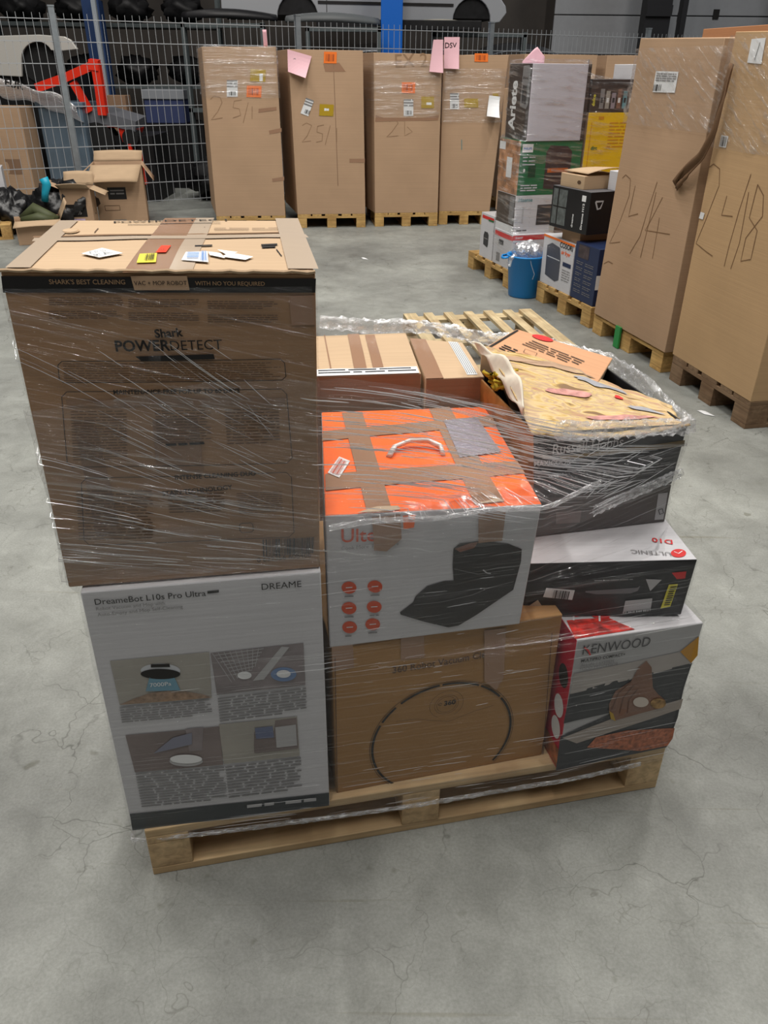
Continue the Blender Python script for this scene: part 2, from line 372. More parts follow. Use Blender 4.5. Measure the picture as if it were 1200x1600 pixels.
def slab(name, F, pts, m, parent, th=.002, px=True, lift=.002, curl=0, n=6):
    """a loose sheet (sticker, paper) on a face with thickness"""
    st = [F.px(*p) for p in pts] if px else pts; bl, br, tr, tl = [V(q) for q in st]; vs = []; fs = []; N = n + 1
    for j in range(N):
        for i in range(N):
            a = i / n; b = j / n; p = bl * (1 - a) * (1 - b) + br * a * (1 - b) + tr * a * b + tl * (1 - a) * b
            vs.append(F.pos(p[0], p[1], lift + curl * (1 - b) ** 2 * (0.4 + a)))
    for j in range(n):
        for i in range(n): fs.append((j * N + i, j * N + i + 1, (j + 1) * N + i + 1, (j + 1) * N + i))
    o = newobj(name, vs, fs, m, parent, V(parent.location) if parent else V((0, 0, 0)))
    s = o.modifiers.new('s', 'SOLIDIFY'); s.thickness = th; s.offset = 1
    return o

# ------------------------------------------------------------------ the setting
def floor_material():
    m = mat('worn_concrete', (150, 152, 146), .55, 0, .35); nt = m.node_tree; L = nt.links; b = nt.nodes['Principled BSDF']; N = nt.nodes.new
    tc = N('ShaderNodeTexCoord'); P = tc.outputs['Object']
    def noise(sc, det=6, rough=.6, vec=None, dist=0):
        n = N('ShaderNodeTexNoise'); n.inputs['Scale'].default_value = sc; n.inputs['Detail'].default_value = det; n.inputs['Roughness'].default_value = rough; n.inputs['Distortion'].default_value = dist
        L.new(vec or P, n.inputs['Vector']); return n
    def ramp(src, p0, c0, p1, c1):
        r = N('ShaderNodeValToRGB'); L.new(src, r.inputs[0]); e = r.color_ramp.elements; e[0].position = p0; e[0].color = c0; e[1].position = p1; e[1].color = c1; return r.outputs[0]
    def mul(a, c, f=1.0):
        x = N('ShaderNodeMix'); x.data_type = 'RGBA'; x.blend_type = 'MULTIPLY'; x.inputs[0].default_value = f; L.new(a, x.inputs[6]); L.new(c, x.inputs[7]); return x.outputs[2]
    big = ramp(noise(1.1, 8, .62).outputs['Fac'], .32, lin((122, 124, 121)) + (1,), .68, lin((162, 165, 160)) + (1,))
    mid = ramp(noise(7, 7, .7, dist=.6).outputs['Fac'], .3, (.74, .74, .73, 1), .62, (1, 1, 1, 1))
    fine = ramp(noise(150, 3, .7).outputs['Fac'], .3, (.78, .78, .77, 1), .66, (1.0, 1.0, 1.0, 1))
    c = mul(mul(big, mid), fine)
    # hair cracks: warped cell borders, in two sizes
    wv = N('ShaderNodeVectorMath'); wv.operation = 'MULTIPLY_ADD'; wn = noise(3.2, 4); L.new(wn.outputs['Color'], wv.inputs[0]); wv.inputs[1].default_value = (.35, .35, 0); L.new(P, wv.inputs[2])
    for sc, w, dk in ((4.2, .010, .50), (12, .016, .70)):
        vo = N('ShaderNodeTexVoronoi'); vo.feature = 'DISTANCE_TO_EDGE'; vo.inputs['Scale'].default_value = sc; L.new(wv.outputs[0], vo.inputs['Vector'])
        cr = ramp(vo.outputs['Distance'], 0, (dk, dk * .99, dk * .96, 1), w * .8, (1, 1, 1, 1))
        msk = ramp(noise(1.7 + sc * .1, 3).outputs['Fac'], .44, (0, 0, 0, 1), .6, (1, 1, 1, 1))
        x = N('ShaderNodeMix'); x.data_type = 'RGBA'; x.blend_type = 'MULTIPLY'; L.new(msk, x.inputs[0]); L.new(c, x.inputs[6]); L.new(cr, x.inputs[7]); c = x.outputs[2]
    # tyre scuffs: long thin stretched marks in two directions
    for ang, sx, sy, p0 in ((.9, .7, 34, .66), (-1.25, .9, 40, .67), (.2, .6, 30, .69)):
        mp = N('ShaderNodeMapping'); mp.inputs['Rotation'].default_value = (0, 0, ang); mp.inputs['Scale'].default_value = (sx, sy, 1); L.new(P, mp.inputs[0])
        n = noise(1, 4, .6, mp.outputs[0]); c = mul(c, ramp(n.outputs['Fac'], p0, (1, 1, 1, 1), p0 + .06, (.80, .77, .70, 1)), .8)
    spots = ramp(noise(14, 2, .5).outputs['Fac'], .70, (1, 1, 1, 1), .76, (.66, .65, .60, 1)); c = mul(c, spots)
    L.new(c, b.inputs['Base Color'])
    rr = N('ShaderNodeMapRange'); rr.inputs['To Min'].default_value = .42; rr.inputs['To Max'].default_value = .72; L.new(noise(5).outputs['Fac'], rr.inputs['Value']); L.new(rr.outputs[0], b.inputs['Roughness'])
    bp = N('ShaderNodeBump'); bp.inputs['Strength'].default_value = .25; bp.inputs['Distance'].default_value = .004; L.new(noise(60, 6, .7).outputs['Fac'], bp.inputs['Height']); L.new(bp.outputs[0], b.inputs['Normal'])
    return m
tag(MB().box(-14, -6, -.1, 14, 20, 0).build('floor', floor_material()), kind='structure')
DARKW = mat('dark_wall_panel', (64, 59, 55), .7, noise=.3, nscale=1.5); PANW = mat('grey_door_panel', (150, 152, 156), .5, noise=.04)
tag(MB().box(-14, 17, 0, 14, 17.2, 9).build('wall_back', DARKW), kind='structure')
tag(MB().box(13.8, -6, 0, 14, 17, 9).build('wall_right', DARKW), kind='structure')
tag(MB().box(-14, -6, 0, -13.8, 17, 9).build('wall_left', DARKW), kind='structure')
# loading door of wide grey panels in the back wall, right of the dark columns
DY = 16.2
dm = MB()
z = 0.
while z < 4.8:
    dm.box(2.9, DY, z, 8.6, DY + .06, z + .585); z += .6
d1 = tag(dm.build('door_1', PANW, bevel=.01), kind='structure')
hm = MB()
for px, py in ((1013, 32), (1063, 27), (1119, 22)):
    p = aty(px, py, DY - .02); hm.box(p.x - .05, DY - .03, p.z - .07, p.x + .05, DY + .01, p.z + .07)
hm.build('hinge', BLACKI, d1)
DKM = mat('dark_steel', (30, 30, 33), .5, .3)
tag(MB().box(4.05, 14.6, 0, 4.45, 14.9, 7).box(4.62, 14.6, 0, 4.70, 14.8, 7).box(4.05, 14.55, 2.3, 4.45, 14.6, 2.45).box(4.05, 14.55, 2.75, 4.45, 14.6, 2.85).build('trim_1', DKM), kind='structure')
tag(MB().box(6.15, 14.4, 0, 6.5, 14.9, 7).build('trim_2', DKM), kind='structure')
tag(MB().box(6.6, 14.4, 0, 6.75, 14.5, 7).box(6.95, 14.4, 0, 7.05, 14.5, 7).box(7.3, 14.4, 0, 7.5, 14.5, 7).build('trim_3', mat('white_steel', (190, 194, 198), .5)), kind='structure')
GALV = mat('galvanised_steel', (150, 158, 164), .42, .55, noise=.12, nscale=12)
WIREM = mat('fence_wire', (168, 172, 176), .5, .2)

# ------------------------------------------------------------------ wire fence
FA = V((-3.55, 9.72, 0)); FB = V((1.37, 12.25, 0)); fe = (FB - FA).normalized(); fang = math.atan2(fe.y, fe.x); PW = (FB - FA).length / 2
def fence_bay(name='fence'):
    t = thing(name, 'x', 'fence', (0, 0, 0), 'galvanised mesh fence bays')
    mb = MB(); n = 35
    for i in range(n): x = .04 + (PW - .08) * i / (n - 1); mb.box(x - .0022, -.0022, .1, x + .0022, .0022, 2.03)
    for k in range(10):
        z = .13 + k * .205; mb.box(.0, -.008, z - .004, PW, -.002, z + .004); mb.box(0, .002, z - .004, PW, .008, z + .004)
    mb.build('mesh_panel', WIREM, t)
    MB().box(-.03, -.03, 0, .03, .03, 2.09).box(-.034, -.034, 2.085, .034, .034, 2.1).build('post', GALV, t)
    return t
fb = fence_bay()
FL_ = ['galvanised wire mesh fence bay at far left in front of the dark parts', 'galvanised wire mesh fence bay behind the open brown boxes and the red hoist',
       'galvanised wire mesh fence bay below the silver lifted car', 'galvanised wire mesh fence bay behind the stacked appliance boxes', 'galvanised wire mesh fence bay below the grey loading door']
for i, k in enumerate((-1, 0, 1, 2, 3)):
    o = fb if i == 0 else copytree(fb)
    p = FA + fe * PW * k; o.location = p; o.rotation_euler = (0, 0, fang); o['label'] = FL_[i]

# ------------------------------------------------------------------ pallets
def pallet(label, corner, ang, L, D, axis_deck='x', group=None, tone=(214, 176, 122), nd=5, bw=.11, bd=.1, bandwide=.145, name='wooden_pallet'):
    """corner = near left corner; local x along L. deck boards run along x, stringers along y."""
    key = str(tone); wx = wood_mat('wood_x' + key, tone, 0); wy = wood_mat('wood_y' + key, tone, 1)
    t = thing(name, label, 'pallet', corner, group, ang)
    q = random.Random(L * 100 + D * 7 + corner[0])
    for i in range(nd):
        w = bandwide if i in (0, nd - 1) or nd == 5 and i == 2 else bandwide * .7
        y = (D - w) * i / (nd - 1) if nd > 1 else 0
        if 0 < i < nd - 1: y = (D - w) * i / (nd - 1)
        MB().box(0, y, .122, L, y + w, .144 + q.uniform(-.001, .001)).build('deck_board', wx, t, bevel=.002)
    for x in (0, (L - bw) / 2, L - bw):
        MB().box(x, 0, .1, x + bw, D, .122).build('stringer_board', wy, t, bevel=.002)
        for y in (0, (D - bd) / 2, D - bd): MB().box(x, y, .022, x + bw, y + bd, .1).build('block', wy, t, bevel=.002)
    for y in (0, (D - bd) / 2, D - bd): MB().box(0, y, 0, L, y + bd, .022).build('base_board', wx, t, bevel=.002)
    return t
PA = math.radians(12.2)
pallet('light wooden pallet carrying the film-wrapped stack of boxes in the foreground', (-.5, 1.099, 0), PA, 1.21, .82, bw=.088, bd=.1, tone=(214, 186, 144))

exec_after = []
# ------------------------------------------------------------------ foreground load
LOAD = []      # (bottom corners, top corners) for the film hull
def reg(c): LOAD.append((c.bot, c.top)); return c

# white printed carton, bottom left
A = V((-.526, 1.102, .144)); B = V((-.113, 1.171, .144)); bk = V((-.075, .45, 0))
c = reg(carton('appliance_carton', 'white printed carton with dark base band, bottom left under the tall brown carton', 'box', [A, B, B + bk, A + bk],
    [V((-.524, 1.102, .758)), V((-.113, 1.171, .760)), V((-.113, 1.171, .760)) + bk, V((-.524, 1.102, .758)) + bk], {'*': WHITEB}, .002, .001))
F = c.faces['front']; p = Print()
p.poly(F, [(203, 1271), (514, 1238), (514, 1258), (207, 1297)], mat('slate_print', (46, 52, 56), .4), 1)
p.text(F, 'DreameBot L10s Pro Ultra', (149, 944), (322, 930), BLACKI, 1.0, .006)
p.poly(F, [(324, 927), (342, 925), (342, 921), (324, 923)], BLACKI, 1)
p.text(F, 'Robot Vacuum and Mop with', (151, 953), (258, 944), GREYP)
p.text(F, 'Auto-Empty and Mop Self-Cleaning', (153, 962), (286, 949), GREYP)
p.text(F, 'DREAME', (409, 921), (471, 916), BLACKI, 1.0, 0)
P1 = mat('print_beige', (162, 158, 150), .5, noise=.1); P2 = mat('print_mauve', (136, 128, 130), .5, noise=.2, nscale=20); P3 = mat('print_mauve_dark', (126, 114, 112), .5, noise=.15)  # picture tones lightened: the film's haze is put into the print colours
RUG = mat('print_rug', (150, 126, 106), .6, noise=.35, nscale=120)
p.poly(F, [(187, 1100), (331, 1088), (327, 1017), (172, 1032)], P1, 1)
p.poly(F, [(187, 1100), (331, 1088), (318, 1083), (290, 1078), (262, 1077), (235, 1081), (210, 1090)], RUG, 2)
p.ell(F, (251, 1046), 31, 11, SILV, 2); p.ell(F, (251, 1051), 31, 8, BLACKI, 3); p.poly(F, [(236, 1041), (266, 1040), (265, 1035), (236, 1036)], BLACKI, 3)
p.poly(F, [(234, 1056), (272, 1054), (282, 1076), (228, 1078)], mat('print_sky', (110, 150, 170), .5), 3); p.text(F, '7000Pa', (235, 1071), (268, 1068), WHITE, 1, 0, 4)
p.poly(F, [(339, 1084), (477, 1069), (474, 1004), (329, 1019)], P2, 1)
for i in range(8): p.line(F, [(335 + i * 5, 1022 + i * 5), (412 - i * 3, 1012 + i * 5.5)], .0018, LGREY, 2)
for i in range(9): p.line(F, [(332 + i * 9, 1019 - i), (362 + i * 4.6, 1064 - i * 3)], .0012, LGREY, 2)
p.ell(F, (382, 1053), 11, 6, WHITE, 3); p.ell(F, (443, 1052), 20, 11, mat('print_pale_blue', (110, 136, 176), .5), 2); p.ell(F, (443, 1051), 11, 6, WHITE, 3)
p.poly(F, [(395, 1062), (412, 1060), (452, 1010), (440, 1009)], LGREY, 2)
p.poly(F, [(211, 1206), (349, 1193), (343, 1133), (196, 1148)], P3, 1); p.poly(F, [(316, 1170), (318, 1134), (290, 1137), (296, 1172)], P2, 2)
p.ell(F, (291, 1187), 26, 8, LGREY, 3); p.ell(F, (291, 1183), 25, 7, WHITE, 4); p.poly(F, [(240, 1175), (300, 1160), (300, 1142), (270, 1150)], mat('print_haze', (128, 130, 146), .5), 3)
p.poly(F, [(350, 1192), (468, 1180), (464, 1118), (342, 1130)], P1, 1); p.poly(F, [(397, 1175), (466, 1168), (463, 1120), (430, 1124), (428, 1140), (397, 1142)], P3, 2)
p.poly(F, [(400, 1152), (428, 1150), (426, 1132), (398, 1135)], mat('print_slate_blue', (100, 110, 140), .5), 3); p.poly(F, [(432, 1166), (464, 1163), (462, 1130), (430, 1134)], LGREY, 3)
for (tl, tr, bl, rows, sd) in (((187, 1104), (330, 1090), (191, 1130), 7, 1), ((340, 1089), (478, 1073), (344, 1128), 9, 2), ((212, 1208), (350, 1196), (222, 1262), 13, 3), ((352, 1196), (470, 1182), (358, 1248), 11, 4)):
    p.greek(F, tl, tr, bl, rows, GREYP, sd, fill=.42)
p.greek(F, (386, 1256), (440, 1250), (386, 1262), 1, LGREY, 9, k=3, fill=.8); p.greek(F, (446, 1250), (494, 1245), (446, 1256), 1, LGREY, 10, k=3, fill=.8)
p.build('printed_graphics', c.root)

# tall brown carton on top, left
A = V((-.546, 1.111, .762)); B = V((-.115, 1.181, .762)); TL = V((-.551, 1.136, 1.293)); TR = V((-.104, 1.167, 1.288))
c = reg(carton('robot_vacuum_carton', 'tall brown carton with black top band and marker-labelled lid, left end of the pallet stack', 'box',
    [A, B, B + V((-.075, .455, 0)), A + V((-.075, .455, 0))], [TL, TR, V((-.181, 1.62, 1.288)), V((-.622, 1.585, 1.29))],
    {'*': board_mat('kraft_shaded_sides', (158, 124, 92)), 'top': KRAFT2}, .004, .002, n=14)); shark = c  # same kraft all round; the sides' shade is put into a darker board
F = c.faces['front']; p = Print(); K = BLACKI
p.poly(F, [(5, 457), (493, 446), (494, 424), (2, 431)], K, 1)
p.poly(F, [(214, 449), (300, 447), (296, 425), (208, 427)], KRAFT, 2)
TB = mat('tan_ink', (150, 122, 92), .6)
p.text(F, "SHARK'S BEST CLEANING", (80, 442), (200, 440), TB, 1.0, .006, 3); p.text(F, 'VAC + MOP ROBOT', (214, 441), (296, 439), K, 1.0, 0, 3); p.text(F, 'WITH NO YOU REQUIRED', (309, 439), (416, 437), TB, 1, .01, 3)
for i, (x0, x1) in enumerate(((78, 196), (204, 314), (327, 435))):
    for j in range(2): p.greek(F, (x0, 463 + j * 21), (x1, 461 + j * 21), (x0 + 1, 477 + j * 21), 4, BROWNI, i * 2 + j, fill=.38)
p.text(F, 'Shark', (246, 522), (290, 518), K, 1.0, .03); p.text(F, 'POWER', (184, 545), (270, 541), K, 1.0, .025); p.text(F, 'DETECT', (270, 541), (350, 537), K, 1.0)
p.poly(F, [(214, 552), (336, 545), (338, 553), (224, 559)], K, 2)
def rrect(F, x0, y0, x1, y1, dy, wid, m, r=8, dx=0):
    P = [(x0 + r, y0), (x1 - r, y0 - dy), (x1, y0 - dy + r), (x1 + dx, y1 - dy - r), (x1 - r + dx, y1 - dy), (x0 + r + dx, y1), (x0 + dx, y1 - r), (x0, y0 + r)]
    p.line(F, P, wid, m, 2, closed=True)
rrect(F, 92, 563, 445, 596, 12, .0012, K, 6, 2)
rrect(F, 98, 610, 448, 728, 12, .0012, K, 8, 8)
rrect(F, 128, 745, 455, 850, 14, .0012, K, 8, 4)
p.text(F, 'MAINTENANCE-FREE FOR UP TO 60 DAYS', (180, 612), (376, 605), K, 1, .02)
p.poly(F, [(104, 622), (446, 612), (446, 622), (106, 633)], KRAFTD, 1)
p.greek(F, (100, 566), (440, 556), (102, 596), 8, BROWNI, 11, fill=.3)
for i, (x0, y0, x1, y1, r_) in enumerate(((112, 640, 200, 720, 9), (244, 636, 330, 690, 6), (352, 632, 436, 690, 6), (120, 765, 240, 845, 8), (262, 762, 350, 800, 4), (370, 765, 440, 800, 5))):
    p.greek(F, (x0, y0), (x1, y0 - 3), (x0 + 4, y1), r_ * 2, BROWNI, 30 + i, fill=.3)
p.poly(F, [(116, 655), (150, 653), (190, 828), (150, 832)], KRAFTD, 1); p.poly(F, [(240, 650), (310, 646), (320, 728), (246, 730)], KRAFTD, 1)
p.text(F, 'INTENSE CLEANING DUO', (275, 744), (400, 736), K, 1, .02); p.text(F, 'STAIN TECHNOLOGY', (255, 770), (364, 758), K, 1, .02)
p.greek(F, (260, 688), (320, 684), (262, 694), 1, K, 77, fill=.6)
rrect(F, 374, 814, 395, 829, 1, .0012, K, 3, 1)
p.bars(F, [(411, 868), (490, 862), (491, 836), (410, 840)], 30, K, 5, 2)
p.text(F, '0 622356 608406', (402, 877), (486, 868), K)
p.poly(F, [(453, 452), (492, 450), (493, 496), (456, 498)], TAPE, 1)
p.build('printed_graphics', c.root)
T = c.faces['top']; p = Print()
p.poly(T, [(192, 427), (262, 426), (307, 343), (258, 343)], TAPE, 1); p.poly(T, [(262, 426), (300, 426), (335, 343), (307, 343)], TAPEL, 1)
p.line(T, [(52, 371), (472, 366)], .012, mat('seam_shadow', (120, 92, 66), .8), 1)
p.line(T, [(52, 376), (480, 372)], .030, TAPEL, 2)
p.line(T, [(108, 346), (28, 420)], .035, TAPEL, 2); p.line(T, [(448, 345), (474, 422)], .045, TAPEL, 2)
p.text(T, 'POWER', (178, 350), (256, 349), K, .8, .02); p.text(T, 'DETECT', (258, 349), (362, 348), K, .8)
p.line(T, [(200, 353), (345, 352)], .004, K, 2); p.ell(T, (110, 363), 15, 4, mat('faint_ink', (176, 146, 112), .7), 2); p.ell(T, (110, 363), 12, 3, KRAFT2, 3)
p.line(T, [(148, 366), (154, 359)], .002, BROWNI); p.line(T, [(320, 365), (320, 358)], .002, BROWNI); p.greek(T, (335, 360), (435, 359), (335, 364), 2, BROWNI, 4, fill=.3)
p.greek(T, (305, 388), (332, 387), (305, 391), 1, K, 6, fill=.7); p.greek(T, (408, 386), (438, 384), (410, 392), 2, K, 7, fill=.7); p.line(T, [(432, 392), (440, 402)], .002, K)
p.build('printed_graphics', c.root)
def lab(nm, F, quad, m, root, deco=None, **kw):
    o = slab(nm, F, quad, m, root, th=.0006, lift=.003, **kw)
    if deco:
        q = Print(); deco(q); q.build('printed_text', o, org=V(root.location))
    return o
lab('paper_label', T, [(128, 402), (156, 408), (193, 401), (160, 392)], WHITE, c.root, lambda q: (q.text(T, 'A 5 10', (142, 403), (168, 399), BLACKI, 1, .01, 7), q.text(T, '91 AL', (152, 407), (178, 402), BLACKI, 1, .01, 7)))
lab('yellow_label', T, [(214, 415), (244, 414), (246, 401), (219, 402)], YELL, c.root, lambda q: q.bars(T, [(226, 413), (241, 412), (243, 403), (229, 404)], 14, BLACKI, 3, 7))
lab('red_label', T, [(244, 400), (260, 400), (268, 390), (253, 390)], mat('red_sticker', (226, 62, 30), .5), c.root, lambda q: q.text(T, 'H', (252, 398), (257, 398), BLACKI, 1, .02, 7))
lab('shipping_label', T, [(284, 411), (326, 414), (325, 399), (291, 400)], WHITE, c.root, lambda q: (q.bars(T, [(314, 413), (324, 413), (323, 400), (315, 400)], 8, BLUEP, 3, 7), q.greek(T, (294, 402), (312, 402), (292, 410), 4, BLUEP, 8, 7)))
q = Print()
for pts in ([(326, 399), (345, 401), (352, 408), (328, 404)], [(340, 396), (372, 399), (356, 404)], [(360, 400), (396, 405), (384, 410), (346, 406)]): q.poly(T, pts, WHITE, 4)
q.build('torn_label', c.root)
# raised crushed rim of the lid
rb = MB()
N = 40
pts = [TL.lerp(TR, i / N) + V((0, 0, .002 + .0012 * math.sin(i * 1.9) * math.sin(i * .37))) for i in range(N + 1)]
rb.tube(pts, .003, 6); rb.build('lid_edge', KRAFT2, c.root, V(c.root.location))

# brown robot vacuum carton with the big ring, bottom middle
A = V((-.100, 1.203, .144)); e = V((math.cos(math.radians(13.9)), math.sin(math.radians(13.9)), 0)); n_ = V((-e.y, e.x, 0)); LN = .492
b4 = [A, A + e * LN, A + e * LN + n_ * .5, A + n_ * .5]
c = reg(carton('robot_vacuum_carton', 'brown carton printed with a large black ring, bottom middle of the pallet stack', 'box', b4, [V((q.x, q.y, .556)) for q in b4], {'*': board_mat('kraft_ochre', (166, 128, 84))}, .0015, .001))
F = c.faces['front']; p = Print()
p.text(F, '360 Robot Vacuum Cle', (613, 1051), (758, 1026), BROWNI, 1.15, .012)
# ring
cen = (689, 1152); rx = 119; ryy = 90
ring = []
for i in range(73):
    a = 2 * math.pi * i / 72; ring.append((cen[0] + rx * math.cos(a) * math.cos(-.1) - ryy * math.sin(a) * math.sin(-.1), cen[1] + rx * math.cos(a) * math.sin(-.1) + ryy * math.sin(a) * math.cos(-.1)))
cu = F.px(693, 1150)
def ringpts(r0, a0=0, a1=360, c0=cu, n=60): return [(c0[0] + r0 * math.cos(math.radians(a0 + (a1 - a0) * i / n)) / F.w, c0[1] + r0 * math.sin(math.radians(a0 + (a1 - a0) * i / n)) / F.h) for i in range(n + 1)]
r0 = .160; cu = ((F.px(570, 1180)[0] + F.px(808, 1125)[0]) / 2, F.px(705, 1066)[1] - r0 / F.h)
a_ = -215 + 180
for a0, a1 in ((-38, 36), (38, 60), (62, 93), (95, 128), (133, 150), (153, 200), (202, 228)): p.line(F, ringpts(r0, a0, a1, cu), .0052, BLACKI, 2, px=False)
p.line(F, ringpts(r0 + .006, -39, 229, cu), .001, BLACKI, 2, px=False)
c2 = F.px(697, 1099)
for rr in (.027, .022): p.line(F, ringpts(rr, 0, 360, c2, 40), .0008, BROWNI, 2, px=False)
p.line(F, ringpts(.038, -60, 240, c2, 40), .0008, BROWNI, 2, px=False)
p.text(F, '360', (693, 1101), (711, 1098), BLACKI, 1, .03); p.line(F, ringpts(.0035, 0, 330, F.px(687, 1099), 14), .0012, BLACKI, 2, px=False)
p.line(F, [(618, 1126), (650, 1122), (670, 1124), (700, 1126), (740, 1110), (770, 1101)], .0008, BROWNI)
p.line(F, [(523, 1014), (527, 1238)], .0015, BROWNI); p.line(F, [(862, 988), (848, 1178)], .0015, BROWNI)
p.poly(F, [(626, 1030), (663, 1026), (662, 990), (626, 995)], TAPE, 1); p.poly(F, [(756, 1062), (786, 1058), (790, 980), (756, 984)], TAPE, 3); p.poly(F, [(756, 1062), (786, 1058), (774, 1077)], TAPE, 3)
p.poly(F, [(520, 1046), (553, 1042), (551, 1006), (518, 1010)], TAPE, 1)
p.build('printed_graphics', c.root)

# orange lidded white carton
A = V((-.104, 1.201, .560)); B = V((.281, 1.282, .560)); TL = V((-.105, 1.203, .858)); TR = V((.293, 1.268, .850))
c = reg(carton('air_fryer_carton', 'white carton with bright orange lid and dark air fryer picture, centre of the pallet stack', 'box',
    [A, B, B + V((-.05, .475, 0)), A + V((-.045, .475, 0))], [TL, TR, V((.238, 1.742, .852)), V((-.147, 1.685, .857))], {'*': WHITEB, 'top': ORANGE, 'right': ORANGE}, .003, .0015)); orangec = c
F = c.faces['front']; p = Print(); OB = mat('rust_print', (206, 78, 40), .5)
p.text(F, 'Ulte', (533, 846), (586, 842), OB, 1.05, .008)
p.text(F, 'Cook More To Be More', (533, 858), (622, 848), GREYP)
DP = mat('charcoal_print', (44, 42, 43), .38, noise=.15)
p.poly(F, [(706, 852), (716, 843), (750, 839), (790, 843), (812, 852), (811, 872), (800, 918), (745, 958), (716, 976), (700, 979), (660, 969), (625, 958), (624, 954), (644, 938), (648, 928), (666, 912), (692, 904), (707, 903), (705, 880)], DP, 1)
p.line(F, [(645, 942), (690, 937), (736, 926), (762, 914), (800, 904)], .0012, GREYP, 2); p.line(F, [(707, 884), (744, 892), (800, 884)], .0012, GREYP, 2)
p.poly(F, [(708, 852), (730, 843), (744, 840), (738, 850), (716, 857)], mat('print_copper', (130, 90, 76), .4), 2); p.line(F, [(752, 885), (758, 890), (764, 891)], .0025, LGREY, 2)
for (x, y) in ((545, 917), (585, 914), (545, 949), (584, 946), (546, 979), (582, 974)):
    p.ell(F, (x, y), 11.5, 9.5, OB, 1); p.line(F, [(x - 5, y), (x + 5, y - 1)], .002, WHITE, 2); p.greek(F, (x - 7, y + 13), (x + 7, y + 12), (x - 7, y + 16), 1, GREYP, x, fill=.6)
p.poly(F, [(583, 846), (626, 838), (624, 800), (580, 805)], TAPE, 3); p.poly(F, [(583, 846), (626, 838), (603, 858), (583, 857)], TAPE, 3)
p.poly(F, [(744, 842), (781, 838), (786, 790), (744, 795)], TAPE, 3); p.poly(F, [(629, 823), (645, 820), (648, 800), (628, 802)], ORANGE, 2)
p.build('printed_graphics', c.root)
T = c.faces['top']; p = Print()
for q in ([(534, 646), (566, 645), (613, 800), (574, 803)], [(670, 641), (702, 638), (788, 785), (742, 790)], [(505, 675), (503, 690), (776, 667), (768, 652)], [(508, 742), (509, 768), (820, 741), (808, 722)]): p.poly(T, q, TAPE, 2)
p.build('tape', c.root)
lab('foil_label', T, [(718, 718), (783, 709), (745, 656), (693, 661)], mat('grey_foil', (150, 146, 158), .3, .2, bump=.4, bscale=90), c.root)
lab('barcode_label', T, [(512, 741), (530, 749), (547, 723), (530, 716)], WHITE, c.root, lambda q: q.bars(T, [(516, 741), (529, 747), (542, 725), (531, 719)], 9, OB, 3, 7))
hb = MB(); q0 = [T.px(608, 716), T.px(616, 706), T.px(640, 700), T.px(668, 700), T.px(688, 706), T.px(692, 714)]
hb.tube([T.pos(*q, off=z) for q, z in zip(q0, (.004, .010, .015, .015, .010, .004))], .010, 8, flat=.5)
hb.build('carry_handle', mat('clear_plastic_handle', (232, 230, 228), .2), c.root, V(c.root.location), smooth=True)
# torn tape ends folded over the front rim
tp = Print(); tq = Print(); Tn = c.faces['top']
tp.poly(Tn, [(558, 803), (626, 798), (622, 792), (600, 797), (590, 793), (575, 797)], mat('torn_kraft', (190, 170, 146), .8), 3); tq.poly(Tn, [(744, 789), (788, 785), (775, 779), (762, 784)], MC['torn_kraft'], 3)
tp.build('torn_tape', c.root); tq.build('torn_tape', c.root)

# food processor carton, bottom right
A = V((.405, 1.276, .144)); B = V((.684, 1.350, .144)); bk = V((-.07, .30, 0))
c = reg(carton('food_processor_carton', 'white and grey food processor carton with red side, bottom right corner of the pallet stack', 'box', [A, B, B + bk, A + bk],
    [V((.402, 1.277, .523)), V((.692, 1.350, .516)), V((.692, 1.350, .516)) + bk, V((.402, 1.277, .523)) + bk], {'*': WHITEB, 'left': MAGENTA, 'front': mat('silver_grey_print', (172, 172, 174), .4, noise=.06)}, .0015, .001))
F = c.faces['front']; p = Print()
p.poly(F, [(875, 1150), (990, 1096), (1072, 1048), (1058, 1120), (1041, 1167), (868, 1203)], DKGREY, 1)
p.poly(F, [(890, 1082), (950, 1065), (1080, 1034), (1066, 1076), (960, 1110), (880, 1130)], DKGREY, 1)
p.poly(F, [(896, 1052), (1082, 1012), (1078, 1036), (960, 1066), (890, 1084)], mat('print_warm_grey', (166, 160, 156), .5, noise=.12), 1)
p.poly(F, [(878, 1152), (962, 1118), (1066, 1090), (1062, 1106), (900, 1160)], mat('print_cream', (160, 150, 142), .5), 2)
p.poly(F, [(916, 1166), (930, 1150), (980, 1139), (1053, 1136), (1050, 1152), (1042, 1164), (1000, 1172)], mat('grain_print', (170, 98, 66), .5, noise=.5, nscale=110), 3)
SK = mat('skin_print', (128, 92, 74), .5, noise=.12, nscale=14); SK2 = mat('skin_print_deep', (98, 68, 56), .5)
p.poly(F, [(984, 1062), (996, 1040), (1008, 1030), (1016, 1040), (1018, 1072), (1026, 1082), (1038, 1092), (1030, 1104), (1000, 1112), (958, 1124), (950, 1112), (950, 1098), (960, 1078)], SK, 3)
for a, b in (((984, 1062), (954, 1106)), ((988, 1068), (966, 1112)), ((994, 1074), (978, 1112))): p.line(F, [a, ((a[0] + b[0]) / 2 - 5, (a[1] + b[1]) / 2 - 3), b], .003, SK2, 4)
p.ell(F, (999, 1094), 12, 8, mat('flour_print', (200, 190, 180), .6), 5); p.ell(F, (1026, 1096), 12, 8, mat('crumb_print', (150, 120, 80), .6, noise=.5, nscale=80), 5); p.poly(F, [(950, 1108), (956, 1112), (960, 1124), (952, 1120)], mat('tip_print', (170, 140, 60), .5), 5)
p.text(F, 'KENWOOD', (909, 1022), (1013, 1007), mat('logo_grey', (62, 62, 66), .4), 1.2, .0); p.line(F, [(912, 1010), (918, 1015), (921, 1022)], .0035, RED, 4)
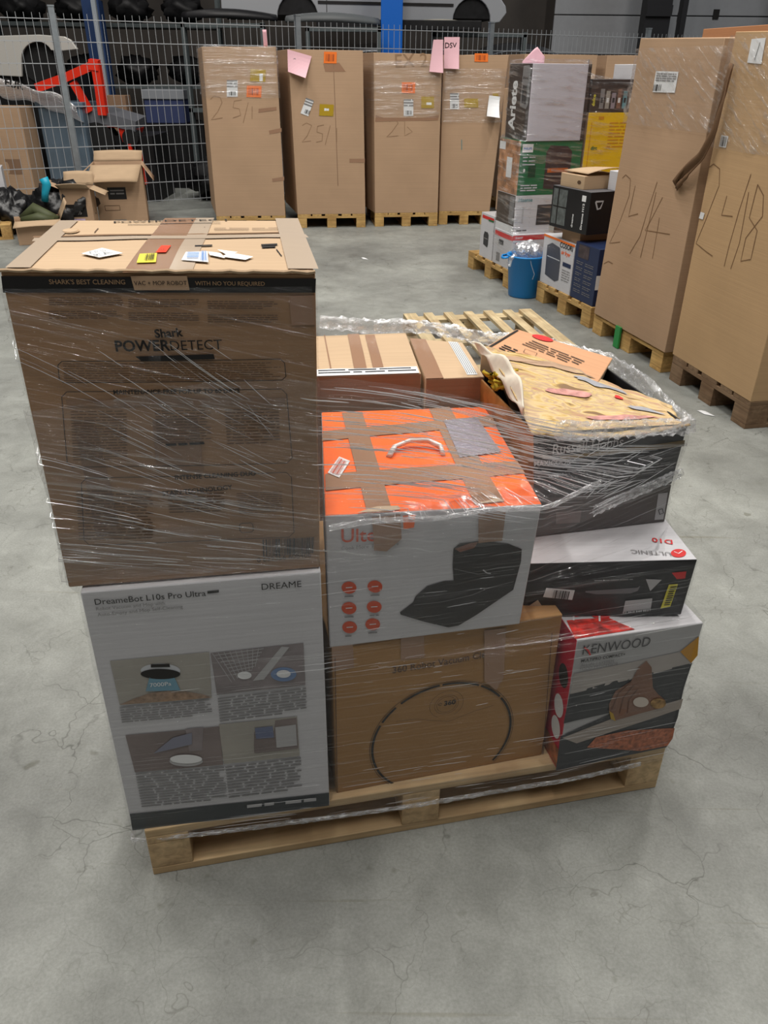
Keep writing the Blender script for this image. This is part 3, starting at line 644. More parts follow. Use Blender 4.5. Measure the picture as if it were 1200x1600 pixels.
p.text(F, 'MULTIPRO COMPACT+', (907, 1034), (975, 1022), BLACKI, 1.1, .02); p.text(F, 'ALL-IN-1 SYSTEM', (906, 1041), (957, 1033), GREYP, 1.1); p.text(F, 'FOOD PROCESSOR', (905, 1047), (964, 1037), GREYP, 1.1)
p.poly(F, [(1061, 1016), (1090, 992), (1088, 1022), (1078, 1034)], mat('amber_print', (190, 136, 30), .5), 2)
p.build('printed_graphics', c.root)
p = Print(); T = c.faces['top']; p.poly(T, [(899, 999), (885, 970), (950, 966), (992, 984)], FOODR, 1)
for a, b, r in ((.12, .3, .02), (.3, .25, .025), (.2, .55, .02)): p.ell(T, (a, b), r / T.w, r / T.h, RED, 2, px=False); p.line(T, [(a - .05, b - .1), (a + .06, b + .12)], .004, WHITE, 3, px=False)
L_ = c.faces['left']
for v, m_ in ((.68, BLACKI), (.45, WHITE), (.28, WHITE)): p.ell(L_, (.9, v), .022 / L_.w, .03 / L_.h, m_, 1, px=False)
p.rect(L_, .55, .02, 1, .16, FOOD, 1)
p.build('printed_graphics', c.root)

# white and black D10 carton lying above
A = V((.300, 1.352, .523)); B = V((.648, 1.368, .523)); TLq = V((.296, 1.350, .664)); TRq = V((.653, 1.366, .668)); bk = V((-.03, .34, 0))
c = reg(carton('air_fryer_carton', 'low black sided carton with white lid and yellow barcode sticker, above the food processor carton', 'box', [A, B, B + bk, A + bk],
    [TLq, TRq, TRq + bk, TLq + bk], {'*': BLACKB, 'top': WHITEB}, .002, .001))
T = c.faces['top']; p = Print()
p.ell(T, (1060, 865), 12, 6.5, RED, 1); p.line(T, [(1053, 863), (1060, 866), (1066, 862)], .0022, WHITE, 2)
p.text(T, 'ULTENIC', (1047, 864), (985, 860), GREYP, 1.0, .0); p.text(T, 'D10', (1050, 845), (1018, 841), RED, 1.0, .015)
F = c.faces['front']
p.greek(F, (928, 905), (1010, 902), (928, 908), 1, GREYP, 3, fill=.5)
p.poly(F, [(1049, 894), (1072, 892), (1070, 903), (1057, 904)], RED, 1); p.poly(F, [(914, 922), (950, 920), (995, 917), (1000, 914), (996, 922), (984, 926), (930, 927), (914, 924)], mat('print_lid_grey', (110, 108, 112), .3), 1)
p.build('printed_graphics', c.root)
lab('barcode_label', F, [(848, 931), (893, 935), (897, 920), (853, 917)], WHITE, c.root, lambda q: q.bars(F, [(862, 932), (886, 934), (889, 921), (865, 919)], 16, BLACKI, 3, 7))
lab('grey_label', F, [(972, 957), (1015, 953), (1018, 933), (976, 937)], LGREY, c.root, lambda q: q.bars(F, [(974, 957), (1014, 953), (1014, 949), (974, 953)], 22, BLACKI, 3, 7))
lab('yellow_label', F, [(1031, 949), (1046, 946), (1058, 911), (1044, 912)], YELL, c.root, lambda q: (q.greek(F, (1046, 914), (1056, 913), (1035, 945), 9, BLACKI, 8, 7), ))
q = Print(); q.poly(F, [(1008, 903), (1033, 904), (1015, 922)], LGREY, 3); q.poly(F, [(825, 946), (840, 936), (848, 948), (842, 954), (830, 952)], MC['torn_kraft'], 3); q.build('torn_label', c.root)

# grey-brown box between
A = V((.325, 1.450, .668)); B = V((.632, 1.520, .668)); bk = V((-.07, .30, 0))
c = reg(carton('grey_carton', 'flat dark grey carton squeezed between the black torn carton and the white lidded one', 'box', [A, B, B + bk, A + bk],
    [V((.322, 1.45, .765)), V((.630, 1.52, .762)), V((.630, 1.52, .762)) + bk, V((.322, 1.45, .765)) + bk], {'*': mat('grey_brown_board', (84, 78, 76), .5, noise=.15)}, .002, .001))
F = c.faces['front']; p = Print(); p.poly(F, [(1022, 812), (1036, 811), (1043, 769), (1028, 771)], LGREY, 1); p.line(F, [(1028, 796), (1034, 794), (1036, 801), (1030, 803)], .002, DKGREY, 2, closed=True)
p.poly(F, [(868, 818), (905, 815), (908, 796), (868, 800)], P3, 1); p.build('printed_graphics', c.root)

# black torn-open carton, top right
A = V((.312, 1.432, .768)); B = V((.626, 1.512, .768)); TLq = V((.300, 1.450, .912)); TRq = V((.634, 1.514, .908)); bk = V((-.085, .36, 0))
c = reg(carton('multicooker_carton', 'black carton with its yellow printed lid torn open, top right of the pallet stack', 'box', [A, B, B + bk, A + bk],
    [TLq, TRq, TRq + bk, TLq + bk], {'*': BLACKB, 'left': mat('ochre_print', (150, 104, 56), .5, noise=.4, nscale=20)}, .003, .002, open_top=True)); rh = c
F = c.faces['front']; p = Print()
p.text(F, 'Russell Hobbs', (862, 709), (968, 694), LGREY, 1.15, .0, skew=.15); p.text(F, 'MAXICOOK', (834, 728), (890, 723), LGREY, 1, .01)
p.poly(F, [(872, 712), (1064, 683), (1063, 693), (960, 706), (875, 717)], mat('olive_gold_print', (112, 92, 52), .45), 1)
p.greek(F, (930, 735), (1050, 718), (930, 752), 4, GREYP, 8, fill=.3)
p.build('printed_graphics', c.root)
# torn yellow lid: a wavy sheet from the front rim, curling up at the back left
YP = mat('yellow_food_print', (226, 190, 92), .55, noise=.35, nscale=22)
def yprint():
    m = YP; nt = m.node_tree; L = nt.links; b = nt.nodes['Principled BSDF']; tc = nt.nodes.new('ShaderNodeMapping'); tc.inputs['Scale'].default_value = (4.5, 13, 1); uvn = nt.nodes.new('ShaderNodeUVMap'); L.new(uvn.outputs[0], tc.inputs[0])
    n = nt.nodes.new('ShaderNodeTexNoise'); n.inputs['Scale'].default_value = 1; n.inputs['Detail'].default_value = 6; n.inputs['Distortion'].default_value = .8; L.new(tc.outputs[0], n.inputs['Vector'])
    r = nt.nodes.new('ShaderNodeValToRGB'); L.new(n.outputs['Fac'], r.inputs[0]); e = r.color_ramp.elements
    cols = [(.34, (128, 98, 66)), (.40, (196, 164, 96)), (.46, (212, 186, 138)), (.52, (176, 146, 120)), (.57, (204, 180, 116)), (.62, (172, 128, 110)), (.68, (186, 160, 104))]
    e[0].position = cols[0][0]; e[0].color = lin(cols[0][1]) + (1,); e[1].position = cols[-1][0]; e[1].color = lin(cols[-1][1]) + (1,)
    for pz, cc in cols[1:-1]: el = e.new(pz); el.color = lin(cc) + (1,)
    L.new(r.outputs[0], b.inputs['Base Color'])
yprint()
def sheet(name, fn, nu, nv, m, parent, th=.003):
    vs = [fn(i / nu, j / nv) for j in range(nv + 1) for i in range(nu + 1)]
    fs = [(j * (nu + 1) + i, j * (nu + 1) + i + 1, (j + 1) * (nu + 1) + i + 1, (j + 1) * (nu + 1) + i) for j in range(nv) for i in range(nu)]
    uvs = []
    for j in range(nv):
        for i in range(nu):
            for a, b in ((i, j), (i + 1, j), (i + 1, j + 1), (i, j + 1)): uvs.append((a / nu, b / nv))
    o = newobj(name, vs, fs, m, parent, V(parent.location) if parent else V((0, 0, 0)), uvs=uvs, smooth=True)
    if th: s = o.modifiers.new('s', 'SOLIDIFY'); s.thickness = th
    return o
def lid(u, v):
    f = V((.296, 1.446, .914)).lerp(V((.636, 1.506, .911)), u); f.z -= .012 * math.sin(math.pi * u); f.y -= .012 * math.sin(math.pi * u)
    p0, p1, p2 = V((.225, 1.80, .985)), V((.50, 1.80, .925)), V((.625, 1.60, .912)); bkx = p0.lerp(p1, u).lerp(p1.lerp(p2, u), u)
    q = f.lerp(bkx, v); q.z += .004 * math.sin(9 * u + 5 * v) * v + .018 * math.sin(math.pi * v) * (1 - u) - .006 * math.sin(math.pi * v) * u + .0012 * math.sin(33 * u) * math.sin(27 * v)
    q += V((.003 * math.sin(31 * u) + .002 * math.sin(57 * u), .004 * math.sin(41 * u + 1), 0)) * v
    return q
tl_ = sheet('torn_lid', lid, 40, 24, YP, c.root)
def lidpatch(cu, cv, ru, rv, m, seed, nm='lid_print'):
    n = 32; vs = [lid(cu, cv) + V((0, 0, .0025))]
    for i in range(n):
        a = 2 * math.pi * i / n; k = 1 + .10 * math.sin(3 * a + seed) + .06 * math.sin(7 * a + seed * 2); vs.append(lid(cu + ru * k * math.cos(a), min(1, max(0, cv + rv * k * math.sin(a) + .25 * ru * math.cos(a)))) + V((0, 0, .0025)))
    newobj(nm, vs, [(0, 1 + i, 1 + (i + 1) % n) for i in range(n)], m, tl_, V(c.root.location))
GP = mat('lid_grey_print', (158, 158, 164), .35, noise=.12, nscale=30); TN = mat('lid_tan_print', (176, 146, 120), .6, noise=.15, nscale=20)
for a_ in ((.56, .80, .15, .055, GP, 1), (.78, .50, .12, .05, GP, 2), (.64, .62, .022, .04, RED, 3), (.34, .50, .13, .045, mat('lid_pink_print', (196, 140, 132), .55, noise=.3, nscale=60), 4), (.32, .90, .26, .05, TN, 5), (.62, .26, .22, .035, MC['lid_pink_print'], 6)): lidpatch(*a_)
def curl(u, v):
    a = V((.285, 1.50, .93)).lerp(V((.215, 1.80, .985)), u); q = a + V((-.02, 0, .0)) * v + V((0.045, -.01, .035)) * v * math.sin(math.pi * (.15 + .8 * u)); q.z += .006 * math.sin(19 * u + 3 * v); return q
sheet('lid_underside', curl, 20, 6, mat('torn_white_board', (214, 206, 190), .7, noise=.1, nscale=30), c.root)
def flap(u, v):
    a = V((.335, 1.86, .890)).lerp(V((.560, 1.66, .870)), u); q = a + V((.03, -.05, -.03)) * v; return q
# inner flap
sheet('inner_flap', flap, 8, 4, BLACKB, c.root)
# yellow fluffy content poking from the left
mb = MB(); q = random.Random(3)
for k in range(26):
    a = V((.262 + q.uniform(-.012, .012), 1.69 + q.uniform(-.03, .03), .945 + q.uniform(-.02, .012))); pts = [a]
    for j in range(6): a = a + V((q.uniform(-.012, .012), q.uniform(-.016, .012), q.uniform(-.008, .008))); pts.append(a)
    mb.tube(pts, .004, 6)
o = mb.build('sponge_insert', mat('yellow_sponge', (176, 150, 36), .8, noise=.3, nscale=80), None, V((.262, 1.68, .93)), smooth=True)
tag(o, 'crumpled yellow packing foam poking out left of the torn yellow lid', 'packing foam')

# brown cartons at the rear of the pallet
zt = .925
q4 = [V((-.165, 1.735, .144)), V((.085, 1.765, .144)), V((.055, 2.09, .144)), V((-.20, 2.05, .144))]
c = reg(carton('brown_carton', 'brown carton with printed white tape along its edge, rear left behind the orange lid', 'box', q4, [V((a.x, a.y, zt)) for a in q4], {'*': KRAFT2, 'front': KRAFTD}, .003, .002))  # front uses the darker board, its shade put into the colour
p = Print(); T = c.faces['top']; F = c.faces['front']
p.rect(T, .02, .0, .98, .14, WHITE, 1); p.greek(T, (.04, .12), (.96, .12), (.04, .02), 2, DKGREY, 5, px=False, fill=.45); p.rect(T, .38, .14, .50, 1, TAPE, 2); p.rect(T, .56, .14, .66, .95, TAPE, 2)
p.line(T, [(.14, 1), (.16, .14)], .003, TAPE, 2, px=False); p.build('tape', c.root)
q4 = [V((.095, 1.745, .144)), V((.235, 1.765, .144)), V((.205, 2.03, .144)), V((.065, 2.06, .144))]
c = reg(carton('brown_carton', 'narrow brown carton between the taped one and the tilted opened one', 'box', q4, [V((a.x, a.y, .918)) for a in q4], {'*': KRAFT2, 'front': KRAFTD}, .003, .002))  # lit top and shaded front painted as two tones of one board
p = Print(); T = c.faces['top']; p.rect(T, .0, .0, .30, 1, TAPE, 1); p.rect(T, .72, .05, .9, .98, WHITE, 1)
for i in range(5): p.line(T, [(.74 + i * .035, .07), (.74 + i * .035, .96)], .0015, DKGREY, 2, px=False)
p.build('tape', c.root)
q4 = [V((.262, 1.80, .66)), V((.50, 1.72, .66)), V((.56, 1.95, .66)), V((.30, 2.05, .66))]
t4 = [V((.252, 1.80, .955)), V((.476, 1.685, .935)), V((.40, 1.95, .965)), V((.262, 1.99, .975))]
t4 = [V((.250, 1.835, .965)), V((.345, 1.665, .955)), V((.475, 1.685, .950)), V((.385, 1.925, .965))]
q4 = [V((.262, 1.88, .67)), V((.345, 1.86, .67)), V((.48, 1.88, .67)), V((.40, 2.0, .67))]
bt = [V((.250, 1.84, .76)), V((.345, 1.80, .76)), V((.475, 1.81, .76)), V((.385, 1.94, .76))]
c = carton('brown_carton', 'tilted brown carton with black line drawings and a red mark, rear right of the stack', 'box',
    [V((.235, 1.86, .70)), V((.50, 1.80, .70)), V((.54, 2.02, .70)), V((.28, 2.06, .70))],
    [V((.232, 1.845, .958)), V((.472, 1.668, .930)), V((.56, 1.86, .935)), V((.34, 2.00, .965))], {'*': KRAFT2, 'top': board_mat('kraft_pinkish', (200, 152, 116))}, .002, .001, n=8)
LOAD.append((c.bot, c.top))
T = c.faces['top']; p = Print()
p.greek(T, (.25, .75), (.8, .6), (.2, .5), 4, BLACKI, 5, px=False, fill=.3); p.line(T, [(.3, .3), (.42, .26), (.4, .4), (.28, .42)], .0015, BLACKI, 2, px=False, closed=True); p.line(T, [(.55, .15), (.8, .12), (.82, .3)], .0015, BLACKI, 2, px=False)
p.line(T, [(.03, .05), (.03, .95)], .006, BLACKI, 2, px=False); p.ell(T, (.30, .93), .03 / T.w, .018 / T.h, RED, 2, px=False); p.greek(T, (.1, .35), (.25, .3), (.1, .15), 3, BLACKI, 7, px=False, fill=.4)
p.build('printed_graphics', c.root)
# hidden supports that carry the rear right boxes
q4 = [V((.24, 1.79, .144)), V((.60, 1.74, .144)), V((.55, 2.06, .144)), V((.19, 2.02, .144))]
c = reg(carton('brown_carton', 'plain brown carton low at the rear right, below the tilted carton', 'box', q4, [V((a.x, a.y, .695)) for a in q4], {'*': KRAFT}, .002, .001, n=6))

# ------------------------------------------------------------------ stretch film around the load
def hull(P):
    P = sorted(set((round(a, 5), round(b, 5)) for a, b in P))
    def half(P):
        h = []
        for p in P:
            while len(h) > 1 and (h[-1][0] - h[-2][0]) * (p[1] - h[-2][1]) - (h[-1][1] - h[-2][1]) * (p[0] - h[-2][0]) <= 0: h.pop()
            h.append(p)
        return h[:-1]
    return half(P) + half(P[::-1])
def section(boxes, z):
    P = []
    for b, t in boxes:
        z0 = min(q.z for q in b); z1 = max(q.z for q in t)
        if z0 - .001 <= z <= z1 + .001:
            for p, q in zip(b, t):
                f = (z - z0) / (z1 - z0); r = p.lerp(q, f); P.append((r.x, r.y))
    return P
def radial(H, c, a):
    d = (math.cos(a), math.sin(a)); best = 0
    for i in range(len(H)):
        p, q = H[i], H[(i + 1) % len(H)]; ex, ey = q[0] - p[0], q[1] - p[1]; den = d[0] * ey - d[1] * ex
        if abs(den) < 1e-12: continue
        t = ((p[0] - c[0]) * ey - (p[1] - c[1]) * ex) / den; s = ((p[0] - c[0]) * d[1] - (p[1] - c[1]) * d[0]) / den
        if -1e-9 <= s <= 1 + 1e-9 and t > best: best = t
    return best
def wrapsheet(name, boxes, c, zfun, nz, na, m, parent, off=.006, smooth_r=2, rip=.0015, holes=None, a0=0, a1=2 * math.pi, secz=None, uvk=1.0):
    """zfun(angle)->(zlo,zhi)"""
    rad = [[0] * na for _ in range(nz + 1)]; Z = [[0] * na for _ in range(nz + 1)]
    cache = {}
    def H(z):
        k = round(z, 3)
        if k not in cache:
            zz = secz(z) if secz else z; cache[k] = hull(section(boxes, zz))
        return cache[k]
    for i in range(na):
        a = a0 + (a1 - a0) * i / na; lo, hi = zfun(a)
        for j in range(nz + 1):
            z = lo + (hi - lo) * j / nz; Z[j][i] = z; rad[j][i] = radial(H(round(z, 2)), c, a)
    for _ in range(smooth_r):
        rad = [[max(rad[j][i], (rad[max(0, j - 1)][i] + rad[j][i] + rad[min(nz, j + 1)][i]) / 3) for i in range(na)] for j in range(nz + 1)]
    vs = []; arc = [0]
    for j in range(nz + 1):
        for i in range(na):
            a = a0 + (a1 - a0) * i / na; r = rad[j][i] + off + rip * math.sin(13 * a + 40 * Z[j][i]) * math.sin(31 * a - 23 * Z[j][i]); vs.append(V((c[0] + r * math.cos(a), c[1] + r * math.sin(a), Z[j][i])))
    md = nz // 2
    for i in range(na): arc.append(arc[-1] + (vs[md * na + (i + 1) % na] - vs[md * na + i]).length)
    fs = []; uvs = []; closed = abs(a1 - a0 - 2 * math.pi) < 1e-6
    for j in range(nz):
        for i in range(na if closed else na - 1):
            k = (i + 1) % na; fs.append((j * na + i, j * na + k, (j + 1) * na + k, (j + 1) * na + i))
            for (ii, jj) in ((i, j), (i + 1, j), (i + 1, j + 1), (i, j + 1)): uvs.append((arc[ii], Z[jj][ii % na]))
    o = newobj(name, vs, fs, m, parent, V(parent.location), uvs=uvs, smooth=True)
    def surf(a, z, extra=.002):
        r = radial(H(round(z, 2)), c, a) + off + extra; return V((c[0] + r * math.cos(a), c[1] + r * math.sin(a), z))
    return o, surf
FC = (.06, 1.60)
film = thing('stretch_film', 'clear crinkled stretch film wrapped around the foreground stack of boxes', 'plastic wrap', (FC[0], FC[1], .12))
FM1 = film_mat('film_lower', .06, .50, 2.0, 190, 0.0, .22, .16, .55, .70, .005)
FM2 = film_mat('film_upper', .10, .75, 1.6, 150, .20, .45, .14, .54, .66, .007)
FM3 = film_mat('film_tall', .05, .60, 1.3, 150, .24, .25, .16, .56, .70, .006)
NOTCH = [b for b in LOAD]
LOWER = [b for b in LOAD if min(q.z for q in b[0]) < .78]
o, s1 = wrapsheet('lower_wrap', LOWER, FC, lambda a: (.108, .87), 76, 240, FM1, film, .007, secz=lambda z: min(max(z, .15), .755 if z < .765 else .80 if z < .85 else .855))
UP = [b for b in LOAD if max(q.z for q in b[1]) > .84]
def ztop(a):
    # front edge falls from the tall carton towards the torn lid, back edge stands up as a gathered rope
    d = math.degrees(a) % 360
    if 225 <= d <= 300: return 1.0 - .0 * (d - 225)
    return .98
def zt_up(a):
    d = math.degrees(a) % 360
    pts = [(0, .905), (20, .915), (45, .925), (60, .925), (100, .945), (150, .965), (180, .99), (235, 1.13), (252, 1.12), (300, 1.02), (330, .935), (345, .92), (360, .905)]
    for (x0, y0), (x1, y1) in zip(pts, pts[1:]):
        if x0 <= d <= x1: return y0 + (y1 - y0) * (d - x0) / (x1 - x0)
    return .98
o, s2 = wrapsheet('upper_wrap', UP, FC, lambda a: (.775, zt_up(a)), 34, 260, FM2, film, .010, rip=.003, secz=lambda z: min(max(z, .80), .905))
SB = [(shark.bot, shark.top)]; SCN = (-.36, 1.36)
o, s3 = wrapsheet('tall_carton_wrap', SB, SCN, lambda a: (.765, 1.27), 50, 160, FM3, film, .005, rip=.001, secz=lambda z: min(max(z, .77), 1.28))
# gathered rope along the top edge of the upper wrap, crumpled
ROPE = film_mat('film_rope', .16, .84, 45, 45, 0, .55, .20, .46, .58, .008)
def crumple(name, path, rad, m, n=14, seed=1, flat=.5, amp=.45):
    q = random.Random(seed); mb = MB(); pts = [V(p) for p in path]; P = []
    for a, b in zip(pts, pts[1:]):
        k = max(1, int((b - a).length / .008)); P += [a.lerp(b, i / k) for i in range(k)]
    P.append(pts[-1]); vs = []; fs = []; uvs = []
    for i, p in enumerate(P):
        t = (P[min(i + 1, len(P) - 1)] - P[max(0, i - 1)]).normalized(); u = V((0, 0, 1)); b = t.cross(u).normalized(); u = b.cross(t)
        for k in range(n):
            a = 2 * math.pi * k / n; r = rad * (1 + amp * math.sin(a * 3 + i * .35 + seed) * math.sin(i * .21 + k) + amp * q.uniform(-.5, .5))
            vs.append(p + b * math.cos(a) * r * flat + u * math.sin(a) * r)
    for i in range(len(P) - 1):
        for k in range(n):
            k2 = (k + 1) % n; fs.append((i * n + k, i * n + k2, (i + 1) * n + k2, (i + 1) * n + k))
            for (ii, kk) in ((i, k), (i, k + 1), (i + 1, k + 1), (i + 1, k)): uvs.append((ii * .008, kk * .01))
    return newobj(name, vs, fs, m, film, V(film.location), uvs=uvs, smooth=True)
path = []
for d in range(-42, 118, 3):
    a = math.radians(d); path.append(s2(a, .90, .004) + V((0, 0, zt_up(a) - .90)) + V((0, 0, .006 * math.sin(d * .17))))
crumple('gathered_edge', path, .017, ROPE, seed=2)
path = [s2(math.radians(d), .78, .006) + V((0, 0, .0 + .02 * math.sin((d - 300) * .03))) for d in range(324, 354, 3)]
crumple('gathered_edge', path, .011, ROPE, seed=5)
path = [s2(math.radians(d), .852, .002) + V((0, 0, .004 * math.sin(d * .2))) for d in range(250, 328, 3)]
crumple('gathered_edge', path, .005, ROPE, seed=9)
path = [s1(math.radians(d), .11, .0) for d in range(205, 335, 3)]
crumple('gathered_edge', path, .006, ROPE, seed=8)
# drawn-out glossy folds
STR = film_mat('film_fold', .80, .20, 60, 60, 0, .60, .18, .4, .6)
q = random.Random(11); mb = MB()
def strand(surf, d0, z0, d1, z1, r, n=16, ex=.003):
    pts = []
    for i in range(n + 1):
        f = i / n; pts.append(surf(math.radians(d0 + (d1 - d0) * f), z0 + (z1 - z0) * f, ex + .0003 * math.sin(f * 20)))
    mb.tube(pts, [r * math.sin(math.pi * (.03 + .94 * i / n)) ** .5 for i in range(n + 1)], 4)
for k in range(300):   # over the orange lid, falling to the right
    d0 = q.uniform(246, 325); w = q.uniform(3, 26); z0 = q.uniform(.86, zt_up(math.radians(d0)) - .005); strand(s2, d0, z0, min(d0 + w, 350), z0 - w * .0021 - q.uniform(-.002, .006), q.uniform(.0003, .0011))
for k in range(40):
    d0 = q.uniform(318, 340); w = q.uniform(4, 14); z0 = q.uniform(.79, .91); strand(s2, d0, z0, d0 + w, z0 + q.uniform(-.02, .03), q.uniform(.0003, .0009))
for k in range(110):    # tall carton front, fanned
    d0 = q.uniform(226, 305); w = q.uniform(4, 30); z0 = q.uniform(.78, 1.20); sl = .0030 * (z0 - .72) / .4; strand(s3, d0, z0, min(d0 + w, 312), z0 - w * sl, q.uniform(.0002, .0007), ex=.001)
for k in range(90):    # base
    d0 = q.uniform(225, 330); w = q.uniform(2, 14); z0 = q.choice((q.uniform(.15, .28), q.uniform(.2, .75), q.uniform(.45, .56), q.uniform(.12, .15))); strand(s1, d0, z0, d0 + w, z0 + q.uniform(-.003, .003), q.uniform(.0002, .0006), ex=.001)
o = mb.build('film_folds', STR, film, V(film.location)); o['kind'] = 'stuff'

# ------------------------------------------------------------------ empty pallet behind
far_l = V((.114, 5.129, 0)); far_r = V((.984, 5.286, 0)); e = (far_r - far_l).normalized(); ang = math.atan2(e.y, e.x) - math.pi / 2
pallet('empty wooden pallet on the floor behind the wrapped stack', tuple(far_l), ang, 1.1, .88, tone=(206, 188, 150), nd=7, bandwide=.085, bw=.1)

# ------------------------------------------------------------------ row of tall cartons along the fence
PT = (204, 168, 108)
def rowcarton(lbl, bl, br, tl, tr, deco, depth=.95, group='tall brown cartons in front of the fence', pl=None):
    b, t = frontbox(bl, br, tl, tr, .144, depth)
    e0 = (b[1] - b[0]).normalized() * .13
    for q_ in (b[2], b[3], t[2], t[3]): q_ -= e0
    for q_ in t: q_.z = min(q_.z, 1.76)
    c = carton('tall_carton', lbl, 'box', b, t, {'*': KRAFT}, .012, .004, n=8)
    e = (b[1] - b[0]).normalized(); w = (b[1] - b[0]).length; n = V((-e.y, e.x, 0))
    # pallet under it, short side forward
    pallet(pl, tuple(V((b[1].x, b[1].y, 0)) - e * .0), math.atan2(n.y, n.x), .97, w, tone=PT, nd=5, bw=.1, bd=.1)
    p = Print(); deco(c, c.faces['front'], p); p.build('printed_graphics', c.root); return c
def quadc(x, y, w, h, r=0):
    cs, sn = math.cos(r), math.sin(r); return [(x + a * cs - b * sn, y + a * sn + b * cs) for a, b in ((-w / 2, h / 2), (w / 2, h / 2), (w / 2, -h / 2), (-w / 2, -h / 2))]
def stick(c, F, x, y, w, h, m, nm, r=0, ink=BLACKI, kind='bars'):
    qd = quadc(x, y, w, h, r); lo = lab(nm, F, qd, m, c.root)
    q = Print()
    if kind == 'bars': q.greek(F, qd[3], qd[2], ((qd[3][0] + qd[0][0]) / 2, (qd[3][1] + qd[0][1]) / 2), 3, GREYP, int(x), 7); q.bars(F, quadc(x, y + h * .3, w * .6, h * .25, r), 7, ink, 3, 7)
    elif kind == 'orange': q.bars(F, quadc(x, y, w * .7, h * .6, r), 8, mat('rust_ink', (150, 70, 30), .6), 3, 7)
    q.build('printed_text', lo, org=V(c.root.location))
def d1_(c, F, p):
    stick(c, F, 363, 138, 17, 26, WHITE, 'shipping_label'); stick(c, F, 403, 118, 24, 19, GOLD, 'gold_pouch', .05, kind='n'); stick(c, F, 397, 143, 23, 18, ORANGEP, 'orange_label', .03, kind='orange'); lab('pouch_label', F, quadc(408, 121, 5, 12), WHITE, c.root)
    p.line(F, [(329, 155), (334, 150), (344, 152), (347, 160), (340, 175), (330, 187), (348, 184)], .006, PENI); p.line(F, [(378, 156), (366, 158), (364, 168), (374, 170), (376, 180), (364, 184)], .006, PENI); p.line(F, [(388, 160), (380, 192)], .006, PENI); p.line(F, [(394, 166), (394, 186)], .006, PENI)
    p.poly(F, [(420, 204), (440, 200), (440, 206), (421, 210)], TAPE); p.poly(F, [(425, 279), (444, 276), (444, 282), (426, 284)], TAPE); p.poly(F, [(404, 170), (432, 167), (432, 172), (404, 176)], TAPE)
def d2_(c, F, p):
    stick(c, F, 480, 167, 13, 26, WHITE, 'shipping_label', .35); stick(c, F, 510, 172, 22, 18, GOLD, 'gold_pouch', .05, kind='n'); lab('pouch_label', F, quadc(511, 171, 9, 4), WHITE, c.root); stick(c, F, 516, 90, 20, 18, ORANGEP, 'orange_label', .03, kind='orange')
    o = slab('pink_paper', F, [(450, 112), (477, 122), (487, 88), (449, 77)], PINK, c.root, lift=.01, curl=.06); p.text(F, 'Do', (460, 104), (463, 92), GREYP, 1, 0, 24)
    p.line(F, [(521, 100), (524, 180), (528, 290)], .006, KRAFTD); p.line(F, [(472, 196), (479, 192), (487, 196), (480, 212), (472, 222), (486, 220)], .006, PENI); p.line(F, [(506, 195), (496, 197), (495, 206), (504, 209), (503, 220), (494, 222)], .006, PENI); p.line(F, [(516, 196), (508, 226)], .006, PENI); p.line(F, [(526, 200), (526, 222)], .006, PENI)
    p.poly(F, [(546, 248), (570, 248), (570, 254), (546, 254)], TAPE); p.poly(F, [(505, 100), (530, 98), (540, 112), (508, 112)], TAPE, 1)
def d3_(c, F, p):
    stick(c, F, 638, 137, 21, 17, ORANGEP, 'orange_label', .02, kind='orange'); stick(c, F, 638, 168, 15, 26, WHITE, 'shipping_label'); stick(c, F, 668, 160, 20, 18, GOLD, 'gold_pouch', 0, kind='n'); lab('pouch_label', F, quadc(670, 162, 8, 4), WHITE, c.root)
    o = slab('pink_paper', F, [(670, 112), (691, 114), (692, 62), (677, 62)], PINK, c.root, lift=.012, curl=.03); p.text(F, 'schäftig', (678, 92), (690, 90), BLACKI, 1, 0, 24)
    p.poly(F, [(586, 190), (684, 188), (686, 180), (660, 184), (600, 184), (587, 180)], TAPE); p.text(F, 'EX 2', (618, 106), (668, 104), PENI, 1); p.line(F, [(608, 190), (616, 186), (622, 192), (612, 206), (604, 214), (622, 212)], .006, PENI); p.line(F, [(632, 190), (632, 212), (644, 206), (636, 198)], .006, PENI)
def d4_(c, F, p):
    stick(c, F, 752, 90, 21, 13, ORANGEP, 'orange_label', .02, kind='orange'); stick(c, F, 710, 158, 14, 25, WHITE, 'shipping_label'); stick(c, F, 736, 161, 22, 14, GOLD, 'gold_pouch', 0, kind='n')
    o = slab('pink_paper', F, [(693, 107), (716, 108), (718, 58), (694, 58)], PINK, c.root, lift=.012, curl=.03); p.text(F, 'DSV', (695, 75), (713, 75), BLACKI, 1.1, .01, 24); p.greek(F, (695, 82), (712, 82), (695, 86), 1, GREYP, 5, 24)
    o = slab('folded_note', F, [(759, 181), (776, 183), (781, 151), (764, 149)], WHITE, c.root, lift=.012, curl=.12); stick(c, F, 774, 150, 9, 8, GOLD, 'tape_piece', kind='n')
    p.line(F, [(721, 218), (721, 234)], .006, TEAL)
row = [('tall brown carton with faint pen writing, leftmost in the row at the fence', (338, 338), (446, 337), (315, 73), (431, 73), d1_, 'wooden pallet under the leftmost tall carton of the fence row'),
       ('tall brown carton with a pink paper curling off its top left corner, by the fence', (465, 335), (571, 334), (450, 77), (567, 79), d2_, 'wooden pallet under the tall carton with the curled pink paper'),
       ('tall brown carton with film across its top and pink paper at its top right', (586, 333), (684, 332), (584, 82), (691, 85), d3_, 'wooden pallet under the tall carton with the tape band below its labels'),
       ('tall brown carton with pink DSV sheet above it and a folded white note', (686, 330), (765, 330), (693, 86), (795, 86), d4_, 'wooden pallet under the tall carton with the folded white note')]
RC = [rowcarton(*r[:6], pl=r[6]) for r in row]
